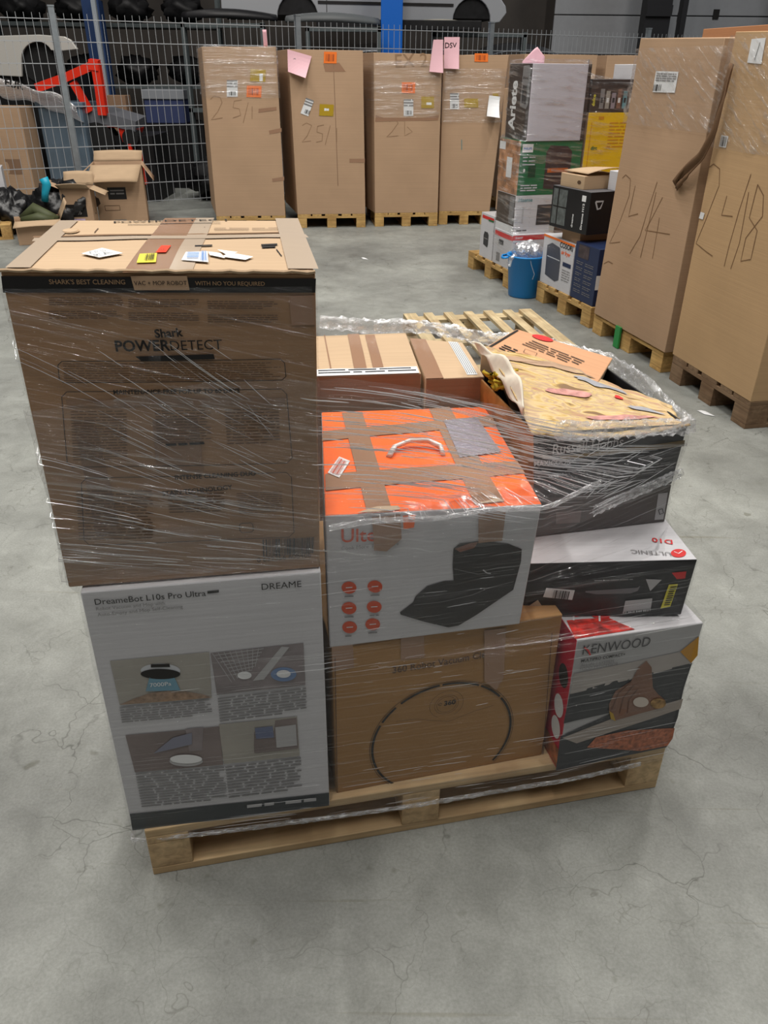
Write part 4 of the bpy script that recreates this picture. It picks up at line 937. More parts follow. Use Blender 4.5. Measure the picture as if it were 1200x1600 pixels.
# dark top film bands on the row cartons
FBND = film_mat('film_band', .10, .5, 1.5, 26, 0, .4, .2, .5, .66, .02)
for i, (c, za, zb, l) in enumerate(((RC[0], 1.28, 1.74, 'clear film band around the top of the leftmost tall carton'), (RC[2], 1.10, 1.62, 'clear film band around the tall carton with the central orange label'), (RC[3], 1.05, 1.56, 'clear film band around the tall carton beside the stacked appliances'))):
    cen = sum(c.bot, V((0, 0, 0))) / 4; t = thing('stretch_film', l, 'plastic wrap', (cen.x, cen.y, za))
    wrapsheet('film_band', [(c.bot, c.top)], (cen.x, cen.y), lambda a: (za, zb), 16, 80, FBND, t, .022, rip=.004, secz=lambda z: min(max(z, .2), 1.6))
# pink tag standing on the first carton
o = sheet('pink_paper', lambda u, v: RC[0].top[0].lerp(RC[0].top[1], .83 + .05 * u) + V((.0, .04 - .03 * v + .02 * math.sin(3 * u), .15 * v - .005)), 6, 6, PINK, None, .002)
tag(o, 'small pink paper standing upright on the leftmost tall carton', 'paper')
# two more of the row, partly hidden behind the appliance stacks
for (x0, y0, w, l, pl) in ((1.50, 9.95, .86, 'tall brown carton mostly hidden behind the black and white oven box', 'pallet a'), (2.47, 10.2, .85, 'tall brown carton behind the picture-printed dark box', 'pallet b')):
    b, t = H3((x0, y0), 0, 0, math.radians(12), w, .9, .144, 1.70); cc = carton('tall_carton', l, 'box', b, t, {'*': KRAFT}, .01, .004, n=6)
    pallet('wooden pallet under the ' + l, (x0, y0, 0), math.radians(12), w, .9, tone=PT, nd=5, bw=.1, bd=.1)

# ------------------------------------------------------------------ right hand side cartons
def bentcarton(lbl, A, B, zt, depth, mats, lean=(0, 0, 0), pinch=0):
    e = (B - A).normalized(); n = V((-e.y, e.x, 0)) 
    # viewed from the left: B is the near end. face 'front' runs A(left) -> B(right)
    b = [A, B, B + n * depth, A + n * depth]; L_ = V(lean)
    t = [V((q.x, q.y, zt)) + L_ for q in b]; t[1].z -= .018; t[2].z -= .018; t[0] += (B - A).normalized() * pinch; return carton('tall_carton', lbl, 'box', b, t, mats, .018, .006, n=12)
A = V((1.400, 5.235, .13)); B = V((1.618, 4.40, .13))
cA = bentcarton('tall brown carton marked 24/14 in pen, standing right of the appliance boxes', A, B, 1.71, .82, {'*': KRAFT}, pinch=.085); F = cA.faces['front']
p = Print()
MK = mat('pen_ink', (120, 90, 62), .6)
for pts in ([(974, 278), (980, 273), (988, 280), (986, 306), (968, 350), (953, 380), (972, 378)], [(996, 290), (986, 338), (1002, 334)], [(1032, 284), (1016, 330), (1004, 370), (988, 396)], [(1030, 300), (1004, 402)], [(1040, 308), (1012, 360), (1050, 366)], [(1034, 340), (1022, 404)], [(944, 412), (952, 408), (960, 412)]): p.line(F, pts, .0045, MK)
p.build('pen_marks', cA.root)
lab('shipping_label', F, [(1023, 144), (1057, 145), (1062, 112), (1028, 111)], WHITE, cA.root, lambda q: (q.greek(F, (1030, 114), (1060, 115), (1028, 128), 4, GREYP, 3, 7), q.bars(F, [(1024, 142), (1036, 142), (1038, 132), (1026, 132)], 6, BLACKI, 3, 7)))
# frayed cardboard strip torn off the edge
mb = MB(); BASEP = cA.faces['front']
def onA(x, y, o): return atplane(x, y, BASEP.c[0], BASEP.n) + BASEP.n * o
def strip(u, v):
    P = [(1150, 100), (1143, 150), (1128, 205), (1108, 245), (1084, 268), (1062, 288)]; f = v * (len(P) - 1); i = min(int(f), len(P) - 2); x = P[i][0] + (P[i + 1][0] - P[i][0]) * (f - i); y = P[i][1] + (P[i + 1][1] - P[i][1]) * (f - i)
    w = 3 + 7 * min(1, v * 1.4) + (3 * math.sin(u * 40) if v > .8 else 0); return onA(x + (u - .5) * w * .8, y + (u - .5) * w * 1.2 + (7 * math.sin(u * 23) * max(0, v - .85) * 6), .02 + .03 * math.sin(math.pi * v) + .008 * math.sin(u * 7 + v * 9))
sheet('frayed_strip', strip, 10, 24, board_mat('kraft_torn_dark', (112, 86, 64)), cA.root, .006)
A2 = V((1.640, 4.335, .144)); B2 = V((1.790, 3.600, .144))
cB = bentcarton('tall brown carton marked 24/18 in pen, at the right edge of the view', A2, B2, 1.715, .95, {'*': board_mat('kraft_tall', (188, 156, 118))}, lean=(.0, 0, 0)); F = cB.faces['front']
p = Print()
for pts in ([(1108, 262), (1116, 256), (1126, 264), (1126, 290), (1106, 340), (1088, 380), (1102, 390), (1118, 400)], [(1140, 306), (1132, 336), (1150, 338)], [(1180, 272), (1160, 330), (1144, 384), (1136, 416)], [(1176, 300), (1160, 380), (1146, 420)], [(1190, 288), (1176, 340), (1188, 360), (1178, 405), (1162, 408), (1170, 372), (1196, 338), (1198, 305), (1190, 288)]): p.line(F, pts, .0045, MK)
p.build('pen_marks', cB.root)
lab('shipping_label', F, [(1170, 98), (1192, 100), (1198, 59), (1176, 61)], WHITE, cB.root, lambda q: q.line(F, [(1182, 94), (1190, 66)], .003, BLACKI, 7))
lab('barcode_label', F, [(1125, 229), (1136, 231), (1140, 213), (1129, 211)], WHITE, cB.root, lambda q: q.bars(F, [(1127, 228), (1135, 229), (1138, 214), (1130, 213)], 6, BLACKI, 3, 7))
lab('small_label', F, [(1093, 341), (1100, 343), (1103, 333), (1096, 331)], WHITE, cB.root)
def sidepallet(lbl, A, B, tone, dark=False):
    e = (B - A).normalized(); n = V((-e.y, e.x, 0)); L = (B - A).length
    return pallet(lbl, (B.x, B.y, 0), math.atan2(n.y, n.x), 1.1, L, tone=tone, nd=5, bw=.12, bd=.12)
sp = sidepallet('wooden pallet with a green strap under the carton marked 24/14', V((1.408, 5.251, 0)), V((1.622, 4.425, 0)), (214, 176, 112))
gA = V((1.408, 5.251, 0)).lerp(V((1.622, 4.425, 0)), .42)
o = MB().box(-.012, -.03, 0, .0, .03, .135).build('strap_band', mat('green_strap', (40, 140, 70), .4)); o.location = gA + V((-.012, -.004, .003)); o.rotation_euler = (0, 0, math.radians(14.5)); tag(o, 'green strap around the pallet of the carton marked 24/14', 'strap')
sidepallet('weathered grey-brown pallet under the carton marked 24/18', V((1.642, 4.322, 0)), V((1.792, 3.60, 0)), (136, 112, 88))
# film on the upper half of both
FBR = film_mat('film_right', .08, .6, 4.0, 40, .5, .45, .16, .50, .64, .015)
for c, za, zb, l in ((cA, 1.28, 1.66, 'clear film band around the upper part of the carton marked 24/14'), (cB, 1.22, 1.70, 'clear crinkled film around the upper half of the carton marked 24/18')):
    cen = sum(c.bot, V((0, 0, 0))) / 4; t = thing('stretch_film', l, 'plastic wrap', (cen.x, cen.y, za))
    wrapsheet('film_band', [(c.bot, c.top)], (cen.x, cen.y), lambda a: (za, zb), 24, 120, FBR, t, .026, rip=.006, secz=lambda z: min(max(z, .2), 1.6))
b, t = H3((2.35, 5.35), 0, 0, math.radians(14), .9, .9, .144, 1.80)
carton('tall_carton', 'brown carton rising behind the two pen-marked cartons at right', 'box', b, t, {'*': board_mat('kraft_rust', (182, 128, 90))}, .01, .004, n=6)
pallet('wooden pallet under the carton behind the two pen-marked cartons', (2.35, 5.35, 0), math.radians(14), .9, .9, tone=PT, bw=.1)

# ------------------------------------------------------------------ stacked appliance boxes
SA = math.radians(-72.5)
eL = -V((math.cos(SA), math.sin(SA), 0)); eR = V((-math.sin(SA), math.cos(SA), 0))   # eL recedes, eR to the right
def project(P):
    d = P - CAM; z = d.dot(fw); return (600 + F_PX * d.dot(rt) / z, 800 - F_PX * d.dot(up) / z)
def solve(fn, lo, hi, tgt):
    f0 = fn(lo) - tgt
    for _ in range(40):
        m_ = (lo + hi) / 2; f = fn(m_) - tgt
        if (f > 0) == (f0 > 0): lo = m_
        else: hi = m_
    return (lo + hi) / 2
def stackbox(name, lbl, corner, z0, topy, lx, rx, mats, rot=0, wr=None, wl=None, C=None, ztop=None, group=None, **kw):
    """corner: pixel of the nearest bottom corner on height z0; 'left' side faces the aisle, 'front' side faces the camera"""
    C = C or atz(*corner, z0); el = Matrix.Rotation(rot, 3, 'Z') @ eL; er = Matrix.Rotation(rot, 3, 'Z') @ eR
    h = ztop or solve(lambda h: project(V((C.x, C.y, h)))[1], z0, z0 + 1.5, topy)
    zm = (z0 + h) / 2
    wl = wl or solve(lambda w: project(V((C.x, C.y, zm)) + el * w)[0], .01, 2, lx); wr = wr or solve(lambda w: project(V((C.x, C.y, zm)) + er * w)[0], .01, 2, rx)
    b = [C, C + er * wr, C + er * wr + el * wl, C + el * wl]; t = [V((q.x, q.y, h)) for q in b]
    c = carton(name, lbl, 'box', b, t, mats, .002, .001, n=5, group=group, **kw); c.h = h; c.wl = wl; c.wr = wr; c.C = C
    return c
print('stack')
c1 = stackbox('microwave_carton', 'white red-striped carton at the bottom of the far appliance stack, beside the tub', (797, 423), .144, 367, 771, 860, {'*': WHITEB})
p = Print(); F = c1.faces['front']; L_ = c1.faces['left']
p.rect(F, .0, .84, .85, .97, RED, 1); p.rect(L_, .05, .82, 1, .95, RED, 1); p.text(F, 'SHARP', (.06, .88), (.25, .88), WHITE, 1, .01, 2, px=False); p.text(F, 'R Cuisine', (.08, .7), (.42, .7), RED, 1, .01, px=False); p.rect(F, .55, .1, .9, .5, DKGREY, 1); p.rect(L_, .3, .6, .55, .74, DKGREY, 1); p.rect(L_, .2, .1, .4, .35, GREYP, 1)
p.rect(F, .78, .35, .95, .5, RED, 2); p.build('printed_graphics', c1.root)
Cn = c1.C + eL * (c1.wl + .02)
c0 = stackbox('toaster_carton', 'small white carton with a grey appliance picture, far left end of the appliance pallet', None, .144, 0, 0, 0, {'*': WHITEB}, C=V((Cn.x, Cn.y, .144)), ztop=.50, wl=.26, wr=.5)
p = Print(); L_ = c0.faces['left']; p.rect(L_, .1, .88, 1, .95, RED, 1); p.rect(L_, .6, .86, 1, .90, GREEN, 2); p.poly(L_, [(.3, .3), (.62, .26), (.68, .34), (.68, .55), (.6, .6), (.36, .6), (.28, .5)], DKGREY, 1, px=False); p.rect(L_, .34, .44, .64, .46, GREYP, 2); p.build('printed_graphics', c0.root)
c2 = stackbox('microwave_carton', 'white carton with a dark microwave picture, second up in the far appliance stack', (801, 366), c1.h, 306, 776, 861, {'*': WHITEB, 'left': mat('brown_black_print', (64, 54, 48), .4, noise=.3, nscale=12)})
p = Print(); F = c2.faces['front']; L_ = c2.faces['left']
p.text(F, 'Hisense', (.08, .84), (.45, .84), TEAL, 1, .015, px=False); p.rect(F, .60, .22, 1, .75, DKGREY, 1); p.rect(L_, 0, 0, 1, .2, WHITE, 1); p.rect(L_, .72, .25, .95, .95, GREYP, 1)
for i in range(5): p.ell(F, (.42, .3 + i * .12), .012, .018, LGREY, 1, px=False)
p.rect(F, .2, .28, .24, .7, LGREY, 1); p.greek(F, (.08, .10), (.5, .10), (.08, .05), 1, BLACKI, 3, px=False); p.build('printed_graphics', c2.root)
c3 = stackbox('air_fryer_carton', 'green carton with a dark air fryer picture, under the black and white oven box', (807, 306), c2.h, 221, 779, 906, {'*': GREEN, 'left': mat('fries_print', (176, 128, 92), .5, noise=.6, nscale=16)})
p = Print(); F = c3.faces['front']; L_ = c3.faces['left']
p.rect(F, .03, .8, .2, .95, WHITE, 1); p.text(F, 'PHILIPS', (.05, .85), (.18, .85), BLUEP, 1, .02, px=False); p.greek(F, (.05, .72), (.25, .72), (.05, .52), 3, SILV, 4, px=False, fill=.3); p.text(F, '8', (.07, .44), (.10, .44), WHITE, 1, .02, px=False)
p.rect(F, .15, .34, .27, .55, DGREEN, 1); p.poly(F, [(.42, .12), (.8, .08), (.84, .2), (.84, .8), (.76, .9), (.48, .92), (.42, .8)], mat('umber_print', (58, 44, 46), .4), 1, px=False); p.rect(F, .46, .42, .8, .5, mat('glow_print', (190, 100, 40), .5), 2); p.greek(F, (.05, .2), (.32, .2), (.05, .06), 3, SILV, 6, px=False, fill=.5)
p.rect(L_, .0, .8, .3, .95, WHITE, 1); p.rect(L_, .42, .3, .68, .68, WHITE, 1); p.build('printed_graphics', c3.root)
c4 = stackbox('oven_carton', 'large white and dark brown oven carton topping the far appliance stack', (822, 221), c3.h, 99, 793, 918, {'*': mat('lilac_white_board', (196, 194, 204), .4), 'left': mat('espresso_print', (52, 44, 42), .4)})
p = Print(); L_ = c4.faces['left']; q0 = (.50, .14)
p.text(L_, 'Ariete', (.42, .12), (.42, .78), WHITE, 1.2, .03, px=False); p.poly(L_, [(.60, .45), (.88, .42), (.95, .5), (.95, .93), (.86, .98), (.62, .97)], GREYP, 1, px=False); p.poly(L_, [(.66, .5), (.86, .48), (.86, .72), (.66, .73)], DKGREY, 2, px=False)
for i in range(3): p.ell(L_, (.68 + i * .08, .82), .03, .02, DKGREY, 2, px=False)
F = c4.faces['front']; p.rect(F, .94, .0, 1, 1, MC['espresso_print'], 1); p.build('printed_graphics', c4.root)
# brown boxes seen behind the stack's left
Cn = c1.C + eL * (c1.wl + .06) + eR * .16
for i, (za, zb, l) in enumerate(((.50, .88, 'plain brown carton behind the microwave cartons'), (.88, 1.42, 'upper plain brown carton left of the oven box'))):
    cc = stackbox('brown_carton', l, None, za, 0, 0, 0, {'*': KRAFT}, C=V((Cn.x, Cn.y, za)), ztop=zb, wl=.3, wr=.34)
# boxes to the right behind
Cn = c3.C + eR * (c3.wr + .02)
base = stackbox('brown_carton', 'brown carton at the base behind the black vacuum box', None, .144, 0, 0, 0, {'*': KRAFT}, C=V((Cn.x, Cn.y, .144)), ztop=.60, wl=.34, wr=.5)
c5 = stackbox('yellow_carton', 'bright yellow carton behind the black vacuum box', None, .60, 176, 905, 990, {'*': YELLOWB, 'left': KRAFT}, C=V((Cn.x, Cn.y, .60)), wl=.34)
p = Print(); F = c5.faces['front']; ORI = mat('ochre_ink', (206, 140, 10), .6)
p.greek(F, (.42, .9), (.8, .9), (.42, .62), 8, ORI, 3, px=False, fill=.3); p.text(F, 'dirc', (.12, .62), (.24, .62), GREEN, 1, .03, px=False); p.line(F, [(.08, .1), (.08, .9)], .006, ORI, 1, px=False); p.rect(F, .2, .93, .3, .96, ORI, 1); p.build('printed_graphics', c5.root)
c6 = stackbox('coffee_carton', 'dark carton printed with a row of small pictures, on the yellow carton', None, c5.h, 124, 0, 0, {'*': mat('cocoa_print', (58, 50, 48), .45)}, C=V((Cn.x, Cn.y, c5.h)), wl=.34, wr=c5.wr + .04)
p = Print(); F = c6.faces['front']
for i, m_ in enumerate((GREYP, P1, mat('print_lilac', (150, 140, 150), .5), SK, mat('print_aqua', (110, 160, 170), .5), P1, GREYP, SK)): p.rect(F, .16 + i * .1, .12, .23 + i * .1, .72 - .06 * (i % 3), m_, 1); p.rect(F, .175 + i * .1, .3, .215 + i * .1, .45, WHITE if i % 2 else DKGREY, 2)
p.text(F, 'dolce', (.08, .2), (.08, .55), YELL, 1, .02, px=False); p.build('printed_graphics', c6.root)
c7 = stackbox('kettle_carton', 'small white carton with a black picture, on the dark picture-printed carton', None, c6.h, 0, 0, 0, {'*': WHITEB}, C=V((Cn.x, Cn.y, c6.h)) + eR * .32, ztop=c6.h + .10, wl=.25, wr=.16)
p = Print(); F = c7.faces['front']; p.rect(F, .2, .1, .65, .85, BLACKI, 1); p.build('printed_graphics', c7.root)
# pallet of the far stack
P0 = c1.C.copy(); P0.z = 0
pallet('wooden pallet under the far appliance stack beside the blue tub', tuple(P0 - eR * .01 - eL * .02), math.atan2(eR.y, eR.x), 1.15, .86, tone=PT, nd=5, bw=.1, bd=.12)
pnk = sheet('pink_paper', lambda u, v: c4.top[0].lerp(c4.top[3], .6) + eR * (.04 + .18 * u) + eL * .03 + V((0, 0, .002 + .11 * v * (1 - abs(1.5 * u - .9)))), 8, 6, PINK, None, .002)
tag(pnk, 'pink paper sticking up on top of the white and dark oven carton', 'paper')
# nearer pallet
d1c = stackbox('air_fryer_carton', 'white carton with a grey air fryer picture, on the pallet right of the blue tub', (889, 462), .144, 383, 847, 0, {'*': WHITEB}, wr=.3)
p = Print(); L_ = d1c.faces['left']; p.rect(L_, 0, .955, 1, 1, ORANGEP, 1); p.poly(L_, [(.16, .2), (.5, .14), (.62, .2), (.62, .62), (.56, .84), (.3, .88), (.14, .8)], mat('slate_appliance_print', (76, 78, 88), .4), 1, px=False); p.rect(L_, .18, .58, .6, .60, SILV, 2)
p.text(L_, 'COSORI', (.55, .86), (.95, .86), BLACKI, 1, .02, px=False); p.text(L_, 'air fryer', (.62, .74), (.9, .74), ORANGE, 1, .02, px=False); p.rect(L_, .7, .52, .95, .6, NAVY, 1); p.greek(L_, (.7, .45), (.95, .45), (.7, .2), 5, GREYP, 3, px=False, fill=.3); p.build('printed_graphics', d1c.root)
Cn = d1c.C - eL * .32
d2c = stackbox('coffee_machine_carton', 'navy printed carton on the near pallet, beside the tall carton marked 24/14', None, .144, 0, 0, 0, {'*': NAVY}, C=V((Cn.x, Cn.y, .144)), ztop=d1c.h + .03, wl=.31, wr=.3)
p = Print(); L_ = d2c.faces['left']; F = d2c.faces['front']; p.rect(L_, .15, .75, .6, .97, mat('sepia_print', (70, 60, 62), .5, noise=.4, nscale=20), 1)
for i in range(6): p.greek(L_, (.12, .68 - i * .1), (.42, .68 - i * .1), (.12, .61 - i * .1), 2, GREYP, i, px=False, fill=.3); p.greek(L_, (.5, .68 - i * .1), (.85, .68 - i * .1), (.5, .61 - i * .1), 2, GREYP, i + 9, px=False, fill=.3)
p.rect(F, .0, .3, .6, .55, WHITE, 1); p.line(F, [(.2, .85), (.6, .85), (.7, .9), (.6, .95), (.2, .95)], .006, WHITE, 2, px=False, closed=True); p.build('printed_graphics', d2c.root)
d3c = stackbox('brown_carton', 'flat brown carton between the black vacuum box and the white air fryer carton', None, d1c.h, 0, 0, 0, {'*': KRAFT}, C=V((d1c.C.x, d1c.C.y, d1c.h)) + eR * .03, ztop=d1c.h + .085, wl=.25, wr=.25)
Cn = V((d2c.C.x, d2c.C.y, 0)) + eL * .20 + V((0, 0, max(d1c.h + .085, d2c.h) + .001))
d4c = stackbox('vacuum_carton', 'black scuffed carton with white vertical lettering on the near appliance pallet', None, Cn.z, 0, 0, 0, {'*': BLACKB, 'top': mat('ash_board', (92, 92, 96), .5)}, C=Cn, ztop=Cn.z + .27, wl=.42, wr=.45, rot=math.radians(8))
p = Print(); L_ = d4c.faces['left']; F = d4c.faces['front']
p.rect(L_, .04, .08, .42, .94, mat('faded_print', (92, 98, 98), .45, noise=.4, nscale=30), 1); p.rect(L_, .17, .08, .2, .94, BLACKI, 2); p.rect(L_, .05, .5, .42, .53, BLACKI, 2); p.text(L_, 'Dreame H12', (.88, .1), (.88, .72), WHITE, .85, .03, px=False); p.rect(L_, .8, .76, .9, .9, WHITE, 1); p.text(L_, 'dreame', (.64, .1), (.64, .42), WHITE, 1, .02, px=False)
p.line(F, [(.1, .78), (.24, .78), (.2, .62), (.15, .6)], .012, SILV, 2, px=False, closed=True); p.build('printed_graphics', d4c.root)
d5c = stackbox('brown_carton', 'open light brown carton lying on the black vacuum carton', None, d4c.h, 0, 0, 0, {'*': KRAFT2}, C=V((d4c.C.x, d4c.C.y, d4c.h)) + eL * .12 + eR * .01, ztop=d4c.h + .085, wl=.26, wr=.32, rot=math.radians(8))
fl = d5c; o = sheet('open_flap', lambda u, v: fl.top[0].lerp(fl.top[3], u) + eR * (.02 + .30 * v) + V((0, 0, .012 + .035 * math.sin(2.2 * v) * (1 - u * .6))), 4, 6, KRAFT2, d5c.root, .004)
p = Print(); p.ell(fl.faces['left'], (.8, .5), .02 / fl.faces['left'].w, .012 / fl.faces['left'].h, BROWNI, 1, px=False); p.build('printed_graphics', fl.root)
d6c = stackbox('kettle_carton', 'small white carton with a black coffee maker picture, near the edge of carton 24/14', None, d4c.h, 0, 0, 0, {'*': WHITEB}, C=V((d4c.C.x, d4c.C.y, d4c.h)) + eR * .20 + eL * .01, ztop=d4c.h + .12, wl=.1, wr=.16, rot=math.radians(8))
p = Print(); F = d6c.faces['front']; p.poly(F, [(.35, .2), (.7, .2), (.75, .75), (.4, .8)], BLACKI, 1, px=False); p.rect(F, .5, .75, .7, .92, BLUEP, 2); p.build('printed_graphics', d6c.root)
P0 = d2c.C.copy(); P0.z = 0
pallet('wooden pallet under the near appliance boxes, right of the blue tub', tuple(P0 - eR * .01 - eL * .01), math.atan2(eR.y, eR.x), 1.0, .80, tone=PT, nd=5, bw=.1, bd=.12)
# film over the far stack
t = thing('stretch_film', 'clear shiny film wrapped around the far appliance stack', 'plastic wrap', (c4.C.x + .2, c4.C.y + .3, .15)); BX = [(c.bot, c.top) for c in (c1, c2, c3, c4, c5, c6, base)]
FST = film_mat('film_stack', .08, .65, 3, 34, .1, .35, .20, .48, .64, .02)
cen = sum([q for c in (c1, c5, base) for q in c.bot], V((0, 0, 0))) / 12
wrapsheet('film_band', BX, (cen.x, cen.y), lambda a: (.16, 1.62), 60, 140, FST, t, .012, rip=.004, secz=lambda z: min(max(z, .2), 1.5))

# ------------------------------------------------------------------ blue tub
tc_ = V((1.085, 6.22, 0)); t = thing('plastic_tub', 'bright blue plastic tub with looped handles on the floor by the stacks', 'tub', tc_)
BL = mat('blue_plastic', (22, 132, 206), .35, spec=.5)
mb = MB(); mb.lathe([(0, 0), (.112, 0), (.120, .008), (.145, .30), (.158, .305), (.158, .315), (.142, .315), (.138, .30), (.113, .02), (0, .018)], 40); mb.build('tub_body', BL, t, smooth=True)
for s in (-1, 1):
    mb = MB(); mb.tube([V((s * .150, -.05, .30)), V((s * .185, -.045, .295)), V((s * .195, 0, .29)), V((s * .185, .045, .295)), V((s * .150, .05, .30))], .010, 8, flat=.6); mb.build('handle', BL, t, smooth=True)
q = random.Random(5); mb = MB()
def blob(mb, c, r, q, n=14, sq=.7):
    vs = []; fs = []; ph = [q.uniform(0, 6) for _ in range(6)]
    for j in range(n + 1):
        th = math.pi * j / n
        for i in range(2 * n):
            a = math.pi * i / n; rr = r * (1 + .22 * math.sin(5 * a + ph[0]) * math.sin(4 * th + ph[1]) + .16 * math.sin(9 * a + ph[2] + 5 * th) + .08 * q.uniform(-1, 1)); vs.append(V(c) + V((rr * math.sin(th) * math.cos(a), rr * math.sin(th) * math.sin(a), rr * math.cos(th) * sq)))
    for j in range(n):
        for i in range(2 * n): fs.append((j * 2 * n + i, (j + 1) * 2 * n + i, (j + 1) * 2 * n + (i + 1) % (2 * n), j * 2 * n + (i + 1) % (2 * n)))
    mb.add(vs, fs)
blob(mb, (0, .01, .33), .10, q); blob(mb, (-.03, -.03, .36), .065, q); blob(mb, (.05, .0, .34), .07, q)
mb.tube([V((-.10, -.09, .33)), V((-.14, -.10, .30)), V((-.145, -.10, .24))], [.02, .018, .012], 7, flat=.4); mb.tube([V((.0, -.14, .32)), V((.01, -.16, .27)), V((.04, -.165, .20)), V((.03, -.16, .16))], .003, 5)
o = mb.build('film_scraps', film_mat('film_waste', .45, .4, 40, 40, 0, .45, .15, .4, .6), None, smooth=True); o.location = tc_
tag(o, 'crumpled clear film scraps heaped in the blue tub', 'plastic waste')

# ------------------------------------------------------------------ left corner: open boxes and junk in front of the fence
b, t_ = H3((-3.18, 9.10), 0, 0, math.radians(14), .52, .40, 0, .62)
c = carton('open_carton', 'larger open brown carton with raised flaps beside the fence at left', 'box', b, t_, {'*': KRAFT}, .008, .004, open_top=True, n=8)
b0 = V(c.root.location)
def flapq(p0, p1, d, nm='flap', m=KRAFT2):
    p0, p1, d = V(p0), V(p1), V(d); return sheet(nm, lambda u, v: p0.lerp(p1, u) + d * v + V((0, 0, .01 * math.sin(3 * u) * v)), 6, 4, m, c.root, .005)
T_ = c.top
flapq(T_[0], T_[1], (-.02, -.16, -.16)); flapq(T_[2], T_[3], (0, .06, .10)); flapq(T_[1], T_[2], (.12, -.02, -.16), m=KRAFT); flapq(T_[3], T_[0], (-.12, -.02, -.10), m=KRAFT)
p = Print(); F = c.faces['front']; p.rect(F, .25, .44, .62, .64, BLACKI, 1); p.greek(F, (.3, .6), (.58, .6), (.3, .5), 2, GREYP, 2, px=False); p.line(F, [(.15, .26), (.45, .26), (.45, .34), (.15, .34)], .006, BROWNI, 1, px=False, closed=True); p.rect(F, .3, .02, .55, .1, GREYP, 1); p.build('printed_graphics', c.root)
b, t_ = H3((-3.38, 8.62), 0, 0, math.radians(10), .30, .28, 0, .44)
c = carton('open_carton', 'small open brown carton with wing flaps at left, its front black printed', 'box', b, t_, {'*': KRAFT}, .006, .003, open_top=True, n=8); T_ = c.top
flapq(T_[0], T_[1], (0, -.10, .05)); flapq(T_[2], T_[3], (0, .05, .13)); flapq(T_[1], T_[2], (.16, -.02, -.06)); flapq(T_[3], T_[0], (-.15, -.02, .06), m=KRAFT)
p = Print(); F = c.faces['front']; p.rect(F, .1, .38, .8, .66, BLACKI, 1); p.text(F, '21.6', (.3, .44), (.62, .44), LGREY, 1, .02, 2, px=False); p.poly(F, [(.3, .34), (.7, .34), (.72, .08), (.6, .06)], mat('lilac_paper', (196, 176, 206), .6), 2, px=False); p.build('printed_graphics', c.root)
b, t_ = H3((-3.62, 7.98), 0, 0, math.radians(24), .42, .34, 0, .22)
c = carton('open_carton', 'low open carton full of tools on the floor at left', 'box', b, t_, {'*': KRAFT}, .004, .002, open_top=True, n=6); T_ = c.top
flapq(T_[1], T_[2], (.09, .0, .16)); flapq(T_[0], T_[1], (-.0, -.07, -.05))
OL = mat('olive_plastic', (70, 76, 48), .6, noise=.2); BKP = mat('black_plastic', (24, 24, 27), .45); q = random.Random(8)
def junk(nm, lbl, cat, c0, pts, r, m, flat=1):
    mb = MB(); mb.tube(pts, r, 10, flat=flat); o = mb.build(nm, m, None, V(c0), smooth=True); tag(o, lbl, cat); return o
CJ = V((-3.50, 8.25, .0))
junk('olive_hose', 'olive green padded tool sleeve in the low open carton', 'hose', CJ, [CJ + V((-.15, 0, .20)), CJ + V((-.02, .02, .30)), CJ + V((.10, -.02, .24)), CJ + V((.2, 0, .2))], [.05, .06, .06, .04], OL)
junk('olive_hose', 'second olive green bundle lying lower in the open carton', 'hose', CJ, [CJ + V((-.12, -.09, .2)), CJ + V((.05, -.1, .23)), CJ + V((.18, -.06, .2))], [.04, .055, .04], OL)
junk('blue_tube', 'short bright blue tube bent upright over the black bags at left', 'tube', CJ, [CJ + V((.0, .25, .34)), CJ + V((.02, .25, .42)), CJ + V((.05, .25, .50)), CJ + V((.03, .25, .56))], [.035, .035, .045, .045], mat('cyan_plastic', (30, 160, 190), .4))
mb = MB(); blob(mb, (0, 0, .24), .30, q, 16, .75); o = mb.build('bin_bag', mat('black_bag', (20, 20, 22), .35, spec=.6, bump=.5, bscale=14), None, smooth=True); o.location = (-3.45, 8.85, 0); tag(o, 'black plastic bag slumped behind the low open carton at left', 'bag')
mb = MB(); blob(mb, (0, 0, .2), .24, q, 16, .8); o = mb.build('bin_bag', MC['black_bag'], None, smooth=True); o.location = (-3.95, 8.7, 0); tag(o, 'black plastic bag at the left picture edge by the vacuum tubes', 'bag')
b, t_ = H3((-4.35, 8.72), 0, 0, math.radians(20), .34, .25, .28, .62); c = carton('white_carton', 'white and pink printed carton at the far left edge on the junk heap', 'box', b, t_, {'*': WHITEB}, .004, .002, n=6)
p = Print(); F = c.faces['front']; p.text(F, 'EE', (.6, .7), (.85, .7), GREYP, 1, .02, px=False); p.rect(F, .1, .1, .45, .55, PINK, 1); p.build('printed_graphics', c.root)
CJ = V((-4.12, 8.35, 0))
junk('vacuum_tube', 'black vacuum cleaner tube leaning at the left edge', 'vacuum tube', CJ, [CJ + V((-.1, .1, .5)), CJ + V((-.02, .05, .35)), CJ + V((.10, 0, .14))], [.035, .04, .05], BKP)
junk('vacuum_tube', 'grey edged vacuum cleaner tube lying at the left edge', 'vacuum tube', CJ, [CJ + V((-.02, .1, .52)), CJ + V((.06, .05, .38)), CJ + V((.18, -.02, .16))], [.02, .022, .02], SILV)
pallet('low wooden pallet at the left edge under the junk heap', (-4.75, 7.95, 0), math.radians(20), 1.0, .8, tone=PT, nd=5, bw=.1)

